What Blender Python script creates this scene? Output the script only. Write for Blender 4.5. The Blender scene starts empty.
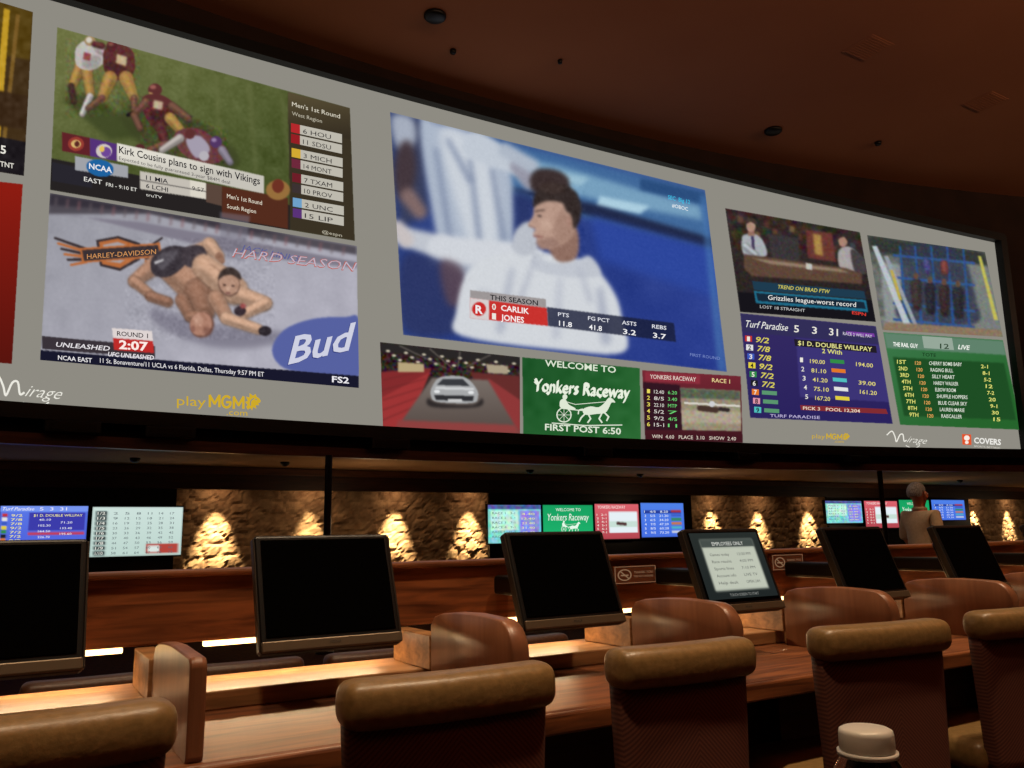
import bpy, bmesh, math, random
import numpy as np
from mathutils import Vector, Matrix
random.seed(3)
rng = np.random.default_rng(3)
scene = bpy.context.scene
scene.view_settings.view_transform = 'Standard'
COL = scene.collection
rad = math.radians

# ------------------------------------------------------------------ camera
CZ = 1.15; F = 828.0
yaw, pit, rol = rad(31.4), rad(10.3), rad(1.0)
fw = np.array([math.sin(yaw)*math.cos(pit), math.cos(yaw)*math.cos(pit), math.sin(pit)])
r0 = np.array([math.cos(yaw), -math.sin(yaw), 0.0])
u0 = np.cross(r0, fw)
CR = r0*math.cos(rol)-u0*math.sin(rol)
CU = u0*math.cos(rol)+r0*math.sin(rol)
cd = bpy.data.cameras.new('camera'); cam = bpy.data.objects.new('camera', cd); COL.objects.link(cam)
cd.sensor_width = 36; cd.lens = F/1024*36; cd.clip_start = .02; cd.clip_end = 200
M = Matrix(((CR[0],CU[0],-fw[0],0),(CR[1],CU[1],-fw[1],0),(CR[2],CU[2],-fw[2],CZ),(0,0,0,1)))
cam.matrix_world = M
scene.camera = cam
C0 = np.array([0,0,CZ])
def ray(px,py):
    px=np.atleast_1d(np.asarray(px,float)); py=np.atleast_1d(np.asarray(py,float))
    return fw[None]+((px-512)/F)[:,None]*CR[None]+((384-py)/F)[:,None]*CU[None]
SA,SB,SC_ = 9.12,.0142,4.3
def ys(X): return SA-SB*(min(X,20.0)-SC_)**2
def scr(px,py,off=0.0):
    d=ray(px,py)
    A=SB*d[:,0]**2; B=d[:,1]-2*SB*SC_*d[:,0]; C=SB*SC_**2-(SA-off)
    t=-2*C/(B+np.sqrt(B*B-4*A*C))
    return C0+d*t[:,None]
def onY(px,py,Y):
    d=ray(px,py); return (C0+d*((Y)/d[:,1])[:,None])[0]
def onZ(px,py,Z):
    d=ray(px,py); return (C0+d*((Z-CZ)/d[:,2])[:,None])[0]

# ------------------------------------------------------------------ helpers
def s2l(c):
    c=np.clip(np.asarray(c,float)/255.0,0,1)
    return np.where(c<=.04045,c/12.92,((c+.055)/1.055)**2.4)
def lc(c):
    a=s2l(c); return (float(a[0]),float(a[1]),float(a[2]),1)
def mat(name,col,rough=.5,metal=0,spec=.5,emit=None,es=1):
    m=bpy.data.materials.new(name); m.use_nodes=True
    b=m.node_tree.nodes['Principled BSDF']
    b.inputs['Base Color'].default_value=lc(col); b.inputs['Roughness'].default_value=rough
    b.inputs['Metallic'].default_value=metal; b.inputs['Specular IOR Level'].default_value=spec
    if emit is not None:
        b.inputs['Emission Color'].default_value=lc(emit); b.inputs['Emission Strength'].default_value=es
    return m
def noisemat(name,c1,c2,scale=(1,1,1),nscale=5,rough=.5,bump=.1,spec=.5,detail=6,dist=0.0):
    m=mat(name,c1,rough,spec=spec); nt=m.node_tree; N=nt.nodes; L=nt.links; b=N['Principled BSDF']
    tc=N.new('ShaderNodeTexCoord'); mp=N.new('ShaderNodeMapping'); mp.inputs['Scale'].default_value=scale
    no=N.new('ShaderNodeTexNoise'); no.inputs['Scale'].default_value=nscale; no.inputs['Detail'].default_value=detail
    no.inputs['Distortion'].default_value=dist
    cr=N.new('ShaderNodeValToRGB'); cr.color_ramp.elements[0].color=lc(c1); cr.color_ramp.elements[1].color=lc(c2)
    cr.color_ramp.elements[0].position=.32; cr.color_ramp.elements[1].position=.68
    L.new(tc.outputs['Object'],mp.inputs[0]); L.new(mp.outputs[0],no.inputs['Vector'])
    L.new(no.outputs['Fac'],cr.inputs[0]); L.new(cr.outputs[0],b.inputs['Base Color'])
    if bump:
        bp=N.new('ShaderNodeBump'); bp.inputs['Strength'].default_value=bump; bp.inputs['Distance'].default_value=.01
        L.new(no.outputs['Fac'],bp.inputs['Height']); L.new(bp.outputs[0],b.inputs['Normal'])
    return m
def emis(name,col,strength):
    m=bpy.data.materials.new(name); m.use_nodes=True; nt=m.node_tree
    nt.nodes.remove(nt.nodes['Principled BSDF'])
    e=nt.nodes.new('ShaderNodeEmission'); e.inputs[0].default_value=lc(col); e.inputs[1].default_value=strength
    nt.links.new(e.outputs[0],nt.nodes['Material Output'].inputs[0]); return m

WOOD=noisemat('wood_red',(72,37,20),(134,80,46),(1.2,9,14),3,.42,.05,spec=.35,dist=.6)
WOOD_L=noisemat('wood_light',(118,82,50),(170,122,78),(1.2,9,14),3,.4,.05,dist=.6)
PANELW=noisemat('side_panel_brown',(108,66,44),(140,92,64),(10,10,1.0),2,.34,.02,dist=.3,detail=3)
WOOD_D=noisemat('wood_dark',(34,16,9),(60,30,16),(1,6,10),3,.45,.03)
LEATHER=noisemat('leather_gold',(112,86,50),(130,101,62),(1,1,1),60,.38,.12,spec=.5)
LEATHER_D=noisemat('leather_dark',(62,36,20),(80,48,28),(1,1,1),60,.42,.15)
BLACK=mat('black_plastic',(10,9,9),.4,spec=.3)
GLOSS=mat('black_glass',(4,4,4),.06,spec=.1)
SILVER=mat('dark_silver_trim',(50,42,34),.4,.4)
BEZEL=mat('bezel_silver',(92,78,62),.4,.5)
METAL=mat('dark_metal',(30,26,24),.4,.8)
CEIL=noisemat('ceiling_brown',(146,90,62),(154,96,66),(1,1,1),.6,.95,0,spec=.03)
BULK=noisemat('bulkhead_black',(34,21,15),(42,26,19),(1,1,1),2,.8,0,spec=.1)
LOWC=noisemat('lower_ceiling_tan',(150,118,84),(162,128,92),(1,1,1),2,.9,0,spec=.1)
CARPET=noisemat('carpet',(40,22,16),(66,34,22),(1,1,1),18,.95,.3,spec=.1)
WALLM=noisemat('wall_brown',(44,26,18),(52,30,20),(1,1,1),2,.9,0,spec=.1)
TRIMM=noisemat('trim_wood',(70,38,20),(100,58,30),(1.0,5,8),3,.45,0)
STONE=noisemat('stone',(140,112,84),(196,166,128),(1,1,1),6,.9,.6,spec=.1)
SCREENBASE=emis('screen_grey_glow',(142,139,130),1.0)
WARM=emis('warm_light',(255,200,130),6.0)
WEAVE=mat('chevron_weave',(58,26,20),.6,spec=.3); nt=WEAVE.node_tree; N=nt.nodes; L=nt.links
tc=N.new('ShaderNodeTexCoord'); sx=N.new('ShaderNodeSeparateXYZ'); L.new(tc.outputs['Object'],sx.inputs[0])
ab=N.new('ShaderNodeMath'); ab.operation='ABSOLUTE'; L.new(sx.outputs[0],ab.inputs[0])
ad=N.new('ShaderNodeMath'); ad.operation='ADD'; L.new(ab.outputs[0],ad.inputs[0]); L.new(sx.outputs[2],ad.inputs[1])
mu=N.new('ShaderNodeMath'); mu.operation='MULTIPLY'; mu.inputs[1].default_value=560; L.new(ad.outputs[0],mu.inputs[0])
si=N.new('ShaderNodeMath'); si.operation='SINE'; L.new(mu.outputs[0],si.inputs[0])
mr=N.new('ShaderNodeMapRange'); mr.inputs[1].default_value=-1; L.new(si.outputs[0],mr.inputs[0])
cr=N.new('ShaderNodeValToRGB'); cr.color_ramp.elements[0].color=lc((72,40,34)); cr.color_ramp.elements[1].color=lc((106,64,52))
L.new(mr.outputs[0],cr.inputs[0]); L.new(cr.outputs[0],N['Principled BSDF'].inputs['Base Color'])
PICM=bpy.data.materials.new('screen_picture_glow'); PICM.use_nodes=True; nt=PICM.node_tree
nt.nodes.remove(nt.nodes['Principled BSDF'])
e=nt.nodes.new('ShaderNodeEmission'); a=nt.nodes.new('ShaderNodeAttribute'); a.attribute_name='Col'
nt.links.new(a.outputs['Color'],e.inputs[0]); e.inputs[1].default_value=1.0
nt.links.new(e.outputs[0],nt.nodes['Material Output'].inputs[0])
try: PICM.cycles.emission_sampling='NONE'; SCREENBASE.cycles.emission_sampling='NONE'
except Exception: pass

def link(o,parent=None,label=None,cat=None,kind=None,group=None):
    COL.objects.link(o)
    if parent: o.parent=parent
    if label: o['label']=label
    if cat: o['category']=cat
    if kind: o['kind']=kind
    if group: o['group']=group
    return o
def empty(name,loc,label,cat,group=None,rz=0):
    o=bpy.data.objects.new(name,None); o.location=loc; o.rotation_euler[2]=rz; o.empty_display_size=.1
    return link(o,None,label,cat,None,group)
def mesh(name,v,f,m,parent=None,smooth=False,**k):
    me=bpy.data.meshes.new(name); me.from_pydata([tuple(map(float,p)) for p in v],[],f); me.update()
    bm=bmesh.new(); bm.from_mesh(me); bmesh.ops.recalc_face_normals(bm,faces=bm.faces); bm.to_mesh(me); bm.free()
    if m: me.materials.append(m)
    if smooth: me.shade_smooth()
    return link(bpy.data.objects.new(name,me),parent,**k)
def fin(name,bm,m,parent=None,smooth=False,xf=None,**k):
    if xf is not None: bmesh.ops.transform(bm,matrix=xf,verts=bm.verts)
    bmesh.ops.recalc_face_normals(bm,faces=bm.faces)
    me=bpy.data.meshes.new(name); bm.to_mesh(me); bm.free(); me.materials.append(m)
    if smooth: me.shade_smooth()
    return link(bpy.data.objects.new(name,me),parent,**k)
def rbox(name,x,y,z,m,parent=None,bev=.004,seg=2,xf=None,smooth=False,**k):
    bm=bmesh.new(); bmesh.ops.create_cube(bm,size=1)
    for v in bm.verts:
        v.co=Vector((x[0] if v.co.x<0 else x[1], y[0] if v.co.y<0 else y[1], z[0] if v.co.z<0 else z[1]))
    if bev: bmesh.ops.bevel(bm,geom=bm.edges[:],offset=bev,segments=seg,profile=.5,affect='EDGES')
    return fin(name,bm,m,parent,smooth,xf,**k)
def lathe(name,prof,m,parent=None,seg=24,loc=(0,0,0),**k):
    v=[];f=[]
    for r,z in prof:
        for i in range(seg):
            a=2*math.pi*i/seg; v.append((loc[0]+r*math.cos(a),loc[1]+r*math.sin(a),loc[2]+z))
    n=len(prof)
    for j in range(n-1):
        for i in range(seg):
            f.append((j*seg+i,j*seg+(i+1)%seg,(j+1)*seg+(i+1)%seg,(j+1)*seg+i))
    f.append(tuple(range(seg))); f.append(tuple(range((n-1)*seg,n*seg)))
    o=mesh(name,v,f,m,parent,True,**k); return o
def curvebox(name,x0,x1,zl,zh,ya,yb,m,parent=None,n=80,**k):
    v=[];f=[]
    for i in range(n+1):
        X=x0+(x1-x0)*i/n; Y=ys(X); a=zl(X) if callable(zl) else zl; b=zh(X) if callable(zh) else zh
        v+=[(X,Y+ya,a),(X,Y+ya,b),(X,Y+yb,b),(X,Y+yb,a)]
    for i in range(n):
        for j in range(4): f.append((4*i+j,4*i+(j+1)%4,4*i+4+(j+1)%4,4*i+4+j))
    f+= [(0,1,2,3),(4*n,4*n+1,4*n+2,4*n+3)]
    return mesh(name,v,f,m,parent,**k)

# ------------------------------------------------------------------ painting on vertex-coloured screens
def gblur(a,s):
    if s<=0: return a
    r=max(1,int(math.ceil(s*2.5))); k=np.exp(-np.arange(-r,r+1)**2/(2*s*s)); k/=k.sum()
    ax=np.pad(a,((r,r),(0,0)),mode='constant'); out=sum(k[i]*ax[i:i+a.shape[0]] for i in range(2*r+1))
    ay=np.pad(out,((0,0),(r,r)),mode='constant'); return sum(k[i]*ay[:,i:i+a.shape[1]] for i in range(2*r+1))
class Canvas:
    def __init__(s,x0,y0,w,h,ss,bg=(0,0,0)):
        s.x0,s.y0,s.ss=x0,y0,ss; s.a=np.zeros((int(h*ss),int(w*ss),3)); s.a[:]=bg
    def blend(s,mask,i0,j0,col,alpha):
        h,w=mask.shape; sub=s.a[i0:i0+h,j0:j0+w]; m=(mask*alpha)[:,:,None]
        sub[:]=sub*(1-m)+np.clip(np.asarray(col,float),0,255)*m
    def box(s,xs,ys_,mg):
        j0=max(0,int((min(xs)-s.x0-mg)*s.ss)); j1=min(s.a.shape[1],int((max(xs)-s.x0+mg)*s.ss)+2)
        i0=max(0,int((min(ys_)-s.y0-mg)*s.ss)); i1=min(s.a.shape[0],int((max(ys_)-s.y0+mg)*s.ss)+2)
        if j1<=j0 or i1<=i0: return None
        gx=(np.arange(j0,j1)+.5)/s.ss+s.x0; gy=(np.arange(i0,i1)+.5)/s.ss+s.y0
        X,Y=np.meshgrid(gx,gy); return i0,j0,X,Y
    def pmask(s,pts,blur):
        b=s.box([p[0] for p in pts],[p[1] for p in pts],blur*3+1)
        if b is None: return None
        i0,j0,X,Y=b; ins=np.zeros(X.shape,bool); n=len(pts)
        for k in range(n):
            x1,y1=pts[k]; x2,y2=pts[(k+1)%n]
            if y1==y2: continue
            c=((y1>Y)!=(y2>Y))&(X<(x2-x1)*(Y-y1)/(y2-y1)+x1); ins^=c
        return i0,j0,X,Y,gblur(ins.astype(float),max(.6,blur*s.ss))
    def P(s,pts,col,blur=0,alpha=1):
        r=s.pmask(pts,blur)
        if r: s.blend(r[4],r[0],r[1],col,alpha)
    def S(s,pts,col,blur=0,alpha=1):
        s.P(smooth(pts,True),col,blur,alpha)
    def E(s,cx,cy,rx,ry,col,rot=0,blur=0,alpha=1):
        c,n=math.cos(rot),math.sin(rot)
        s.P([(cx+rx*math.cos(t)*c-ry*math.sin(t)*n,cy+rx*math.cos(t)*n+ry*math.sin(t)*c) for t in np.linspace(0,2*math.pi,25)[:-1]],col,blur,alpha)
    def C(s,x0,y0,a,x1,y1,b,col,blur=0,alpha=1):
        t=math.atan2(y1-y0,x1-x0); pts=[]
        for k in range(9): q=t+math.pi/2+math.pi*k/8; pts.append((x0+a*math.cos(q),y0+a*math.sin(q)))
        for k in range(9): q=t-math.pi/2+math.pi*k/8; pts.append((x1+b*math.cos(q),y1+b*math.sin(q)))
        s.P(pts,col,blur,alpha)
    def LB(s,x0,y0,a,x1,y1,b,col,bl=.5):
        c=np.array(col,float)
        s.C(x0+a*.08,y0+a*.12,a+.6,x1+b*.08,y1+b*.12,b+.6,c*.5,bl+.5,.6)
        s.C(x0,y0,a,x1,y1,b,c*.9,bl+.2)
        s.C(x0+a*.15,y0+a*.45,a*.5,x1+b*.15,y1+b*.45,b*.5,c*.66,a*.25,.6)
        s.C(x0-a*.15,y0-a*.35,a*.5,x1-b*.15,y1-b*.35,b*.5,c*1.18,a*.22,.75)
    def G(s,pts,ca,cb,p,q,alpha=1,blur=0):
        r=s.pmask(pts,blur)
        if not r: return
        i0,j0,X,Y,m=r; d=np.array(q,float)-p; t=np.clip(((X-p[0])*d[0]+(Y-p[1])*d[1])/(d@d),0,1)[:,:,None]
        c=np.asarray(ca,float)*(1-t)+np.asarray(cb,float)*t
        h,w=m.shape; sub=s.a[i0:i0+h,j0:j0+w]; mm=(m*alpha)[:,:,None]; sub[:]=sub*(1-mm)+c*mm
    def NZ(s,pts,amp,cell,colored=False):
        r=s.pmask(pts,0)
        if not r: return
        i0,j0,X,Y,m=r; h,w=m.shape
        g=rng.normal(0,1,(int(h/(cell*s.ss))+3,int(w/(cell*s.ss))+3,3 if colored else 1))
        yi=np.arange(h)/(cell*s.ss); xi=np.arange(w)/(cell*s.ss); y0=yi.astype(int); x0=xi.astype(int)
        fy=(yi-y0)[:,None,None]; fx=(xi-x0)[None,:,None]
        q=(g[y0][:,x0]*(1-fy)*(1-fx)+g[y0+1][:,x0]*fy*(1-fx)+g[y0][:,x0+1]*(1-fy)*fx+g[y0+1][:,x0+1]*fy*fx)
        s.a[i0:i0+h,j0:j0+w]+=q*amp*m[:,:,None]
    def post(s,pts,k=.88,lift=14,des=.14,bl=.35):
        xs=[p[0] for p in pts]; yy=[p[1] for p in pts]
        b=s.box(xs,yy,0); i0,j0,X,Y=b; h,w=X.shape
        r=s.pmask(pts,0); m=np.zeros((h,w)); a=r[4]; di,dj=i0-r[0],j0-r[1]; m[:]=a[di:di+h,dj:dj+w]
        sub=s.a[i0:i0+h,j0:j0+w]; q=np.stack([gblur(np.pad(sub[:,:,c],4,mode='edge'),bl*s.ss)[4:-4,4:-4] for c in range(3)],2)
        g=q.mean(2,keepdims=True); q=(q*(1-des)+g*des)*k+lift
        sub[:]=sub*(1-m[:,:,None])+q*m[:,:,None]
    def sample(s,x,y):
        fx=np.clip((x-s.x0)*s.ss-.5,0,s.a.shape[1]-1.001); fy=np.clip((y-s.y0)*s.ss-.5,0,s.a.shape[0]-1.001)
        j=fx.astype(int); i=fy.astype(int); u=(fx-j)[:,None]; v=(fy-i)[:,None]; A=s.a
        return A[i,j]*(1-u)*(1-v)+A[i,j+1]*u*(1-v)+A[i+1,j]*(1-u)*v+A[i+1,j+1]*u*v
def smooth(pts,closed=False,k=5):
    n=len(pts); out=[]
    rg=range(n) if closed else range(n-1)
    for i in rg:
        if closed: p=[pts[(i+d)%n] for d in (-1,0,1,2)]
        else: p=[pts[max(0,i-1)],pts[i],pts[i+1],pts[min(n-1,i+2)]]
        for j in range(k):
            t=j/k
            out.append(tuple(.5*((2*p[1][c])+(-p[0][c]+p[2][c])*t+(2*p[0][c]-5*p[1][c]+4*p[2][c]-p[3][c])*t*t+(-p[0][c]+3*p[1][c]-3*p[2][c]+p[3][c])*t**3) for c in (0,1)))
    if not closed: out.append(tuple(pts[-1]))
    return out
PICS=[]
class Pic:
    def __init__(s,name,m,parent,quad=None,cv=None,step=1.0,label=None):
        s.name,s.m,s.parent,s.quad,s.cv,s.step,s.label=name,m,parent,quad,cv,step,label
        s.t=[]; s.g=[]; PICS.append(s)
    def T(s,txt,x0,y0,x1,y1,h,col,bold=0.0,shear=0.0,up=(0,-1),lay=2):
        s.t.append((txt,x0,y0,x1,y1,h,col,bold,shear,up,lay))
    def poly(s,pts,col,lay=1): s.g.append(([pts],col,lay))
    def stroke(s,pts,w,col,sm=True,lay=1,closed=False):
        if sm: pts=smooth(pts,closed,4)
        if closed: pts=pts+[pts[0]]
        q=[]
        for i in range(len(pts)-1):
            (a,b),(c,d)=pts[i],pts[i+1]; l=math.hypot(c-a,d-b) or 1; nx,ny=-(d-b)/l*w/2,(c-a)/l*w/2
            ex,ey=(c-a)/l*w*.25,(d-b)/l*w*.25
            q.append([(a+nx-ex,b+ny-ey),(c+nx+ex,d+ny+ey),(c-nx+ex,d-ny+ey),(a-nx-ex,b-ny-ey)])
        s.g.append((q,col,lay))
    def ell(s,cx,cy,rx,ry,col,lay=1,n=20):
        s.poly([(cx+rx*math.cos(t),cy+ry*math.sin(t)) for t in np.linspace(0,2*math.pi,n+1)[:-1]],col,lay)
def build_pics():
    fonts={}
    for p in PICS:
        for t in p.t:
            key=(t[0],t[7],t[8])
            if key in fonts: continue
            c=bpy.data.curves.new('tmp','FONT'); c.body=t[0]; c.offset=t[7]; c.shear=t[8]; c.resolution_u=2
            o=bpy.data.objects.new('tmp',c); COL.objects.link(o); fonts[key]=o
    bpy.context.view_layer.update(); dg=bpy.context.evaluated_depsgraph_get()
    fm={}
    for k,o in fonts.items():
        ev=o.evaluated_get(dg); me=ev.to_mesh()
        v=np.array([x.co[:2] for x in me.vertices]).reshape(-1,2); f=[tuple(q.vertices) for q in me.polygons]
        fm[k]=(v,f); ev.to_mesh_clear()
    for o in fonts.values():
        c=o.data; bpy.data.objects.remove(o); bpy.data.curves.remove(c)
    for p in PICS:
        V=[];Fc=[];CC=[];off=0
        if p.quad is not None:
            q=np.array(p.quad,float); w=max(np.linalg.norm(q[1]-q[0]),np.linalg.norm(q[2]-q[3])); h=max(np.linalg.norm(q[3]-q[0]),np.linalg.norm(q[2]-q[1]))
            nx=int(w/p.step)+2; ny=int(h/p.step)+2
            S,T_=np.meshgrid(np.linspace(0,1,nx),np.linspace(0,1,ny)); S=S.ravel()[:,None];T_=T_.ravel()[:,None]
            P=q[0]*(1-S)*(1-T_)+q[1]*S*(1-T_)+q[2]*S*T_+q[3]*(1-S)*T_
            V.append(p.m(P[:,0],P[:,1],1)); CC.append(s2l(p.cv.sample(P[:,0],P[:,1])))
            i=np.arange(ny-1)[:,None]*nx+np.arange(nx-1)[None]; i=i.ravel()
            Fc+= [tuple(r) for r in np.stack([i,i+1,i+nx+1,i+nx],1).tolist()]; off=nx*ny
        for polys,col,lay in p.g:
            for pts in polys:
                a=np.array(pts,float); V.append(p.m(a[:,0],a[:,1],1+lay)); CC.append(np.tile(s2l(col),(len(a),1)))
                Fc.append(tuple(range(off,off+len(a)))); off+=len(a)
        for (txt,x0,y0,x1,y1,h,col,bold,shear,up,lay) in p.t:
            v,f=fm[(txt,bold,shear)]
            if len(v)==0: continue
            u=(v[:,0]-v[:,0].min())/max(1e-6,np.ptp(v[:,0])); w=v[:,1]/.70*h
            px=x0+u*(x1-x0)+w*up[0]; py=y0+u*(y1-y0)+w*up[1]
            V.append(p.m(px,py,1+lay)); CC.append(np.tile(s2l(col),(len(v),1)))
            Fc+=[tuple(k+off for k in q) for q in f]; off+=len(v)
        if not V: continue
        V=np.concatenate(V); CC=np.concatenate(CC)
        me=bpy.data.meshes.new(p.name); me.from_pydata(V.tolist(),[],Fc); me.update()
        at=me.color_attributes.new('Col','FLOAT_COLOR','POINT')
        at.data.foreach_set('color',np.concatenate([CC,np.ones((len(CC),1))],1).ravel().astype(np.float32))
        me.materials.append(PICM)
        o=link(bpy.data.objects.new(p.name,me),p.parent)
        if p.label: o['label']=p.label

# ================================================================== VIDEO WALL
def ztop(X): return 6.72-.006*(X-5)**2
VW=empty('video_wall',(5.5,9.1,2.3),'huge curved grey video wall showing many sports broadcasts and betting tables','video wall')
VO=np.array(VW.location)
def wl(v): return [(p[0]-VO[0],p[1]-VO[1],p[2]-VO[2]) for p in v]
def shiftmesh(o):
    o.data.transform(Matrix.Translation(-Vector(VO)))
XL,XR=-3.6,14.78
n=90; v=[];f=[]
for i in range(n+1):
    X=XL+(XR-XL)*i/n; v+=[(X,ys(X),2.42),(X,ys(X),ztop(X))]
for i in range(n): f.append((2*i,2*i+2,2*i+3,2*i+1))
mesh('screen_surface',wl(v),f,SCREENBASE,VW)
fr=curvebox('frame_top',XL-.1,XR+.1,lambda X:ztop(X)-.005,lambda X:ztop(X)+.14,-.12,.08,BLACK,VW); shiftmesh(fr)
fr=curvebox('frame_bottom',XL-.1,XR+.1,2.28,2.425,-.12,.08,BLACK,VW); shiftmesh(fr)
fr=curvebox('frame_side',XR,XR+.12,2.28,lambda X:ztop(X)+.1,-.12,.08,BLACK,VW,n=3); shiftmesh(fr)
def ms(x,y,lay): return scr(x,y,.012*lay)-VO
cv=Canvas(-20,0,1060,470,2,(140,138,130))
W_=(235,232,222)
# ---- A football
QA=[(57,27),(350,108),(355,241),(50,190)]
cv.G(QA,(118,124,62),(70,84,30),(80,20),(150,200)); cv.NZ(QA,5,9); cv.NZ(QA,4,2)
for k in range(5): cv.P([(150+k*32,56+k*9),(156+k*32,57.5+k*9),(150+k*36,175),(146+k*36,175)],(120,126,70),1.5,.25)
cv.P([(62,100),(90,92),(150,135),(110,140)],(56,68,24),2,.8)
cv.S([(120,112),(170,105),(235,150),(225,170),(150,150)],(58,66,26),2,.8)
GO=(184,134,58); MA=(98,38,38); WH=(200,192,188); SKb=(120,74,56)
cv.LB(82,62,5.5,72,86,4,GO,.4); cv.LB(86,64,5.5,90,94,4,GO,.4); cv.LB(90,96,3,82,114,2.5,WH,.4); cv.LB(71,86,3,74,102,2.5,(70,40,32),.4)
cv.S([(76,48),(88,40),(104,46),(106,60),(92,70),(77,66)],WH,.4); cv.S([(84,58),(100,56),(98,68),(84,68)],(150,140,140),1,.7); cv.E(90,41,5.5,5,(176,140,90),0,.3); cv.E(89,40,3,3,(226,214,200),0,.5)
cv.LB(98,48,3.5,112,57,3,WH,.3); cv.P([(84,52),(91,54),(90,61),(83,59)],(156,60,60),.6)
cv.S([(104,50),(120,44),(133,52),(134,72),(122,80),(106,74)],MA,.4); cv.S([(106,62),(122,66),(130,74),(120,80),(107,74)],(70,26,28),1,.8); cv.E(112,46,5.5,5.5,(90,30,34),0,.3); cv.E(111,44,2.5,2,(150,70,60),0,.6)
cv.P([(117,54),(127,57),(126,66),(116,63)],(210,186,130),.7)
cv.LB(110,78,7,102,98,4.5,GO,.4); cv.LB(126,78,7,134,98,4.5,GO,.4); cv.LB(102,98,3,88,108,2.5,SKb,.4); cv.LB(134,98,3,134,112,2.5,SKb,.4); cv.C(136,112,2.5,128,115,2,(30,20,18),.3); cv.LB(102,46,3,94,44,2.5,MA,.4)
cv.E(155,90,7,6.5,MA,0,.3); cv.E(153,87,3,2,(170,90,80),0,.6); cv.P([(149,92),(153,93),(153,96),(149,95)],(200,150,80),.4)
cv.S([(142,98),(158,94),(174,104),(172,122),(158,130),(146,118)],MA,.4); cv.S([(150,112),(170,112),(168,126),(154,128)],(66,24,26),1.2,.8); cv.P([(154,100),(163,102),(162,110),(153,108)],(206,180,140),.8)
cv.LB(146,102,4,134,115,3,SKb,.4); cv.LB(134,115,3,140,128,3,SKb,.4); cv.LB(170,118,5.5,182,132,4,GO,.4); cv.LB(160,126,5,166,144,4,MA,.4); cv.LB(166,144,3.5,150,150,3,SKb,.4); cv.LB(172,106,4,188,118,3,SKb,.4)
cv.S([(176,132),(196,128),(214,138),(228,152),(214,164),(192,160),(178,148)],(112,52,54),.5); cv.NZ([(140,95),(228,130),(228,165),(140,150)],11,2,True)
cv.S([(186,140),(200,136),(210,150),(196,158)],(170,160,182),.7); cv.E(216,142,6,6,(80,44,104),0,.3); cv.E(214,140,2.5,2,(160,130,180),0,.6); cv.E(204,156,5,5,(190,184,194),0,.3)
cv.LB(180,138,4,162,150,3,(186,176,170),.4); cv.LB(222,150,4,230,162,3,(140,130,150),.4); cv.E(190,134,5,5,MA,0,.3)
cv.E(140,148,5,4,(90,30,34)); cv.LB(140,152,4,160,160,4,SKb,.4)
cv.NZ([(65,38),(140,48),(140,115),(65,118)],9,2,True)
cv.post(QA,.9,10,.14,.45)
cv.P([(288,92),(350,108),(355,241),(290,230)],(58,50,36),.3); cv.G([(288,92),(350,108),(351,140),(288,124)],(86,76,52),(54,46,34),(318,95),(318,136))
cv.P([(50,158),(290,205),(290,231),(50,190)],(38,34,34),.3)
cv.P([(62,132),(90,138),(90,156),(62,151)],(96,34,40),.2); cv.E(76,144,8,7,(150,60,50)); cv.E(76,144,5,4,(214,180,110)); cv.E(77,144,2.5,3,(90,40,36))
cv.P([(90,138),(117,144),(117,161),(90,156)],(84,50,120),.2); cv.E(104,151,8,7,(206,196,190)); cv.E(106,152,5,5,(110,70,150)); cv.E(102,149,2.5,3,(226,190,90))
cv.G([(117,143),(264,176),(264,194),(117,161)],(224,220,208),(198,194,184),(180,155),(180,175),blur=.2)
cv.P([(52,162),(92,170),(92,188),(52,181)],(40,38,46)); cv.P([(75,156),(128,166),(128,178),(75,170)],(160,162,168),.2); cv.E(100,168,14,8.5,(30,98,160),.2,.2)
cv.P([(140,171),(206,183),(206,199),(140,189)],(196,190,180),.3); cv.P([(190,180),(206,183),(206,199),(190,196)],(220,214,200),.3); cv.P([(140,179.5),(206,191),(206,192),(140,180.5)],(90,86,84),.2)
cv.P([(206,183),(222,186),(222,206),(206,202)],(90,70,60),.3)
cv.P([(222,186),(288,198),(288,229),(222,217)],(84,44,30),.4); cv.E(278,190,12,10,(150,110,60),0,.6); cv.E(278,186,6,7,(110,50,36),0,.5)
A=Pic('screen_picture',ms,VW,QA,cv)
A.T('Kirk Cousins plans to sign with Vikings',119,153,260,184.5,7.2,(26,24,30),.01)
A.T('Expected to be fully guaranteed 3-year $84M deal',119,159.6,230,184.2,3.4,(84,80,80))
A.T('NCAA',89,168.5,112,173,5.6,(236,236,240),.02); A.T('EAST',84,181,102,184.6,4.6,(238,236,230))
A.T('FRI - 9:10 ET',106,186,137,191.6,3.6,(230,228,220)); A.T('truTV',146,196,162,199,3,(226,224,216))
A.T('11 MIA',146,179.6,168,183.6,4.4,(30,30,40),.01); A.T('6 LCHI',146,187.8,168,192,4.4,(30,30,40),.01); A.T('9:57',192,190,204,192.2,4,(40,36,40))
A.T("Men's 1st Round",227,198,262,205,4.4,(236,226,206)); A.T('South Region',227,208,256,213.5,4.2,(236,226,206))
A.T("Men's 1st Round",292,106,340,118.5,4.4,(226,220,200)); A.T('West Region',292,115,322,123,3.8,(190,184,164))
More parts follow.
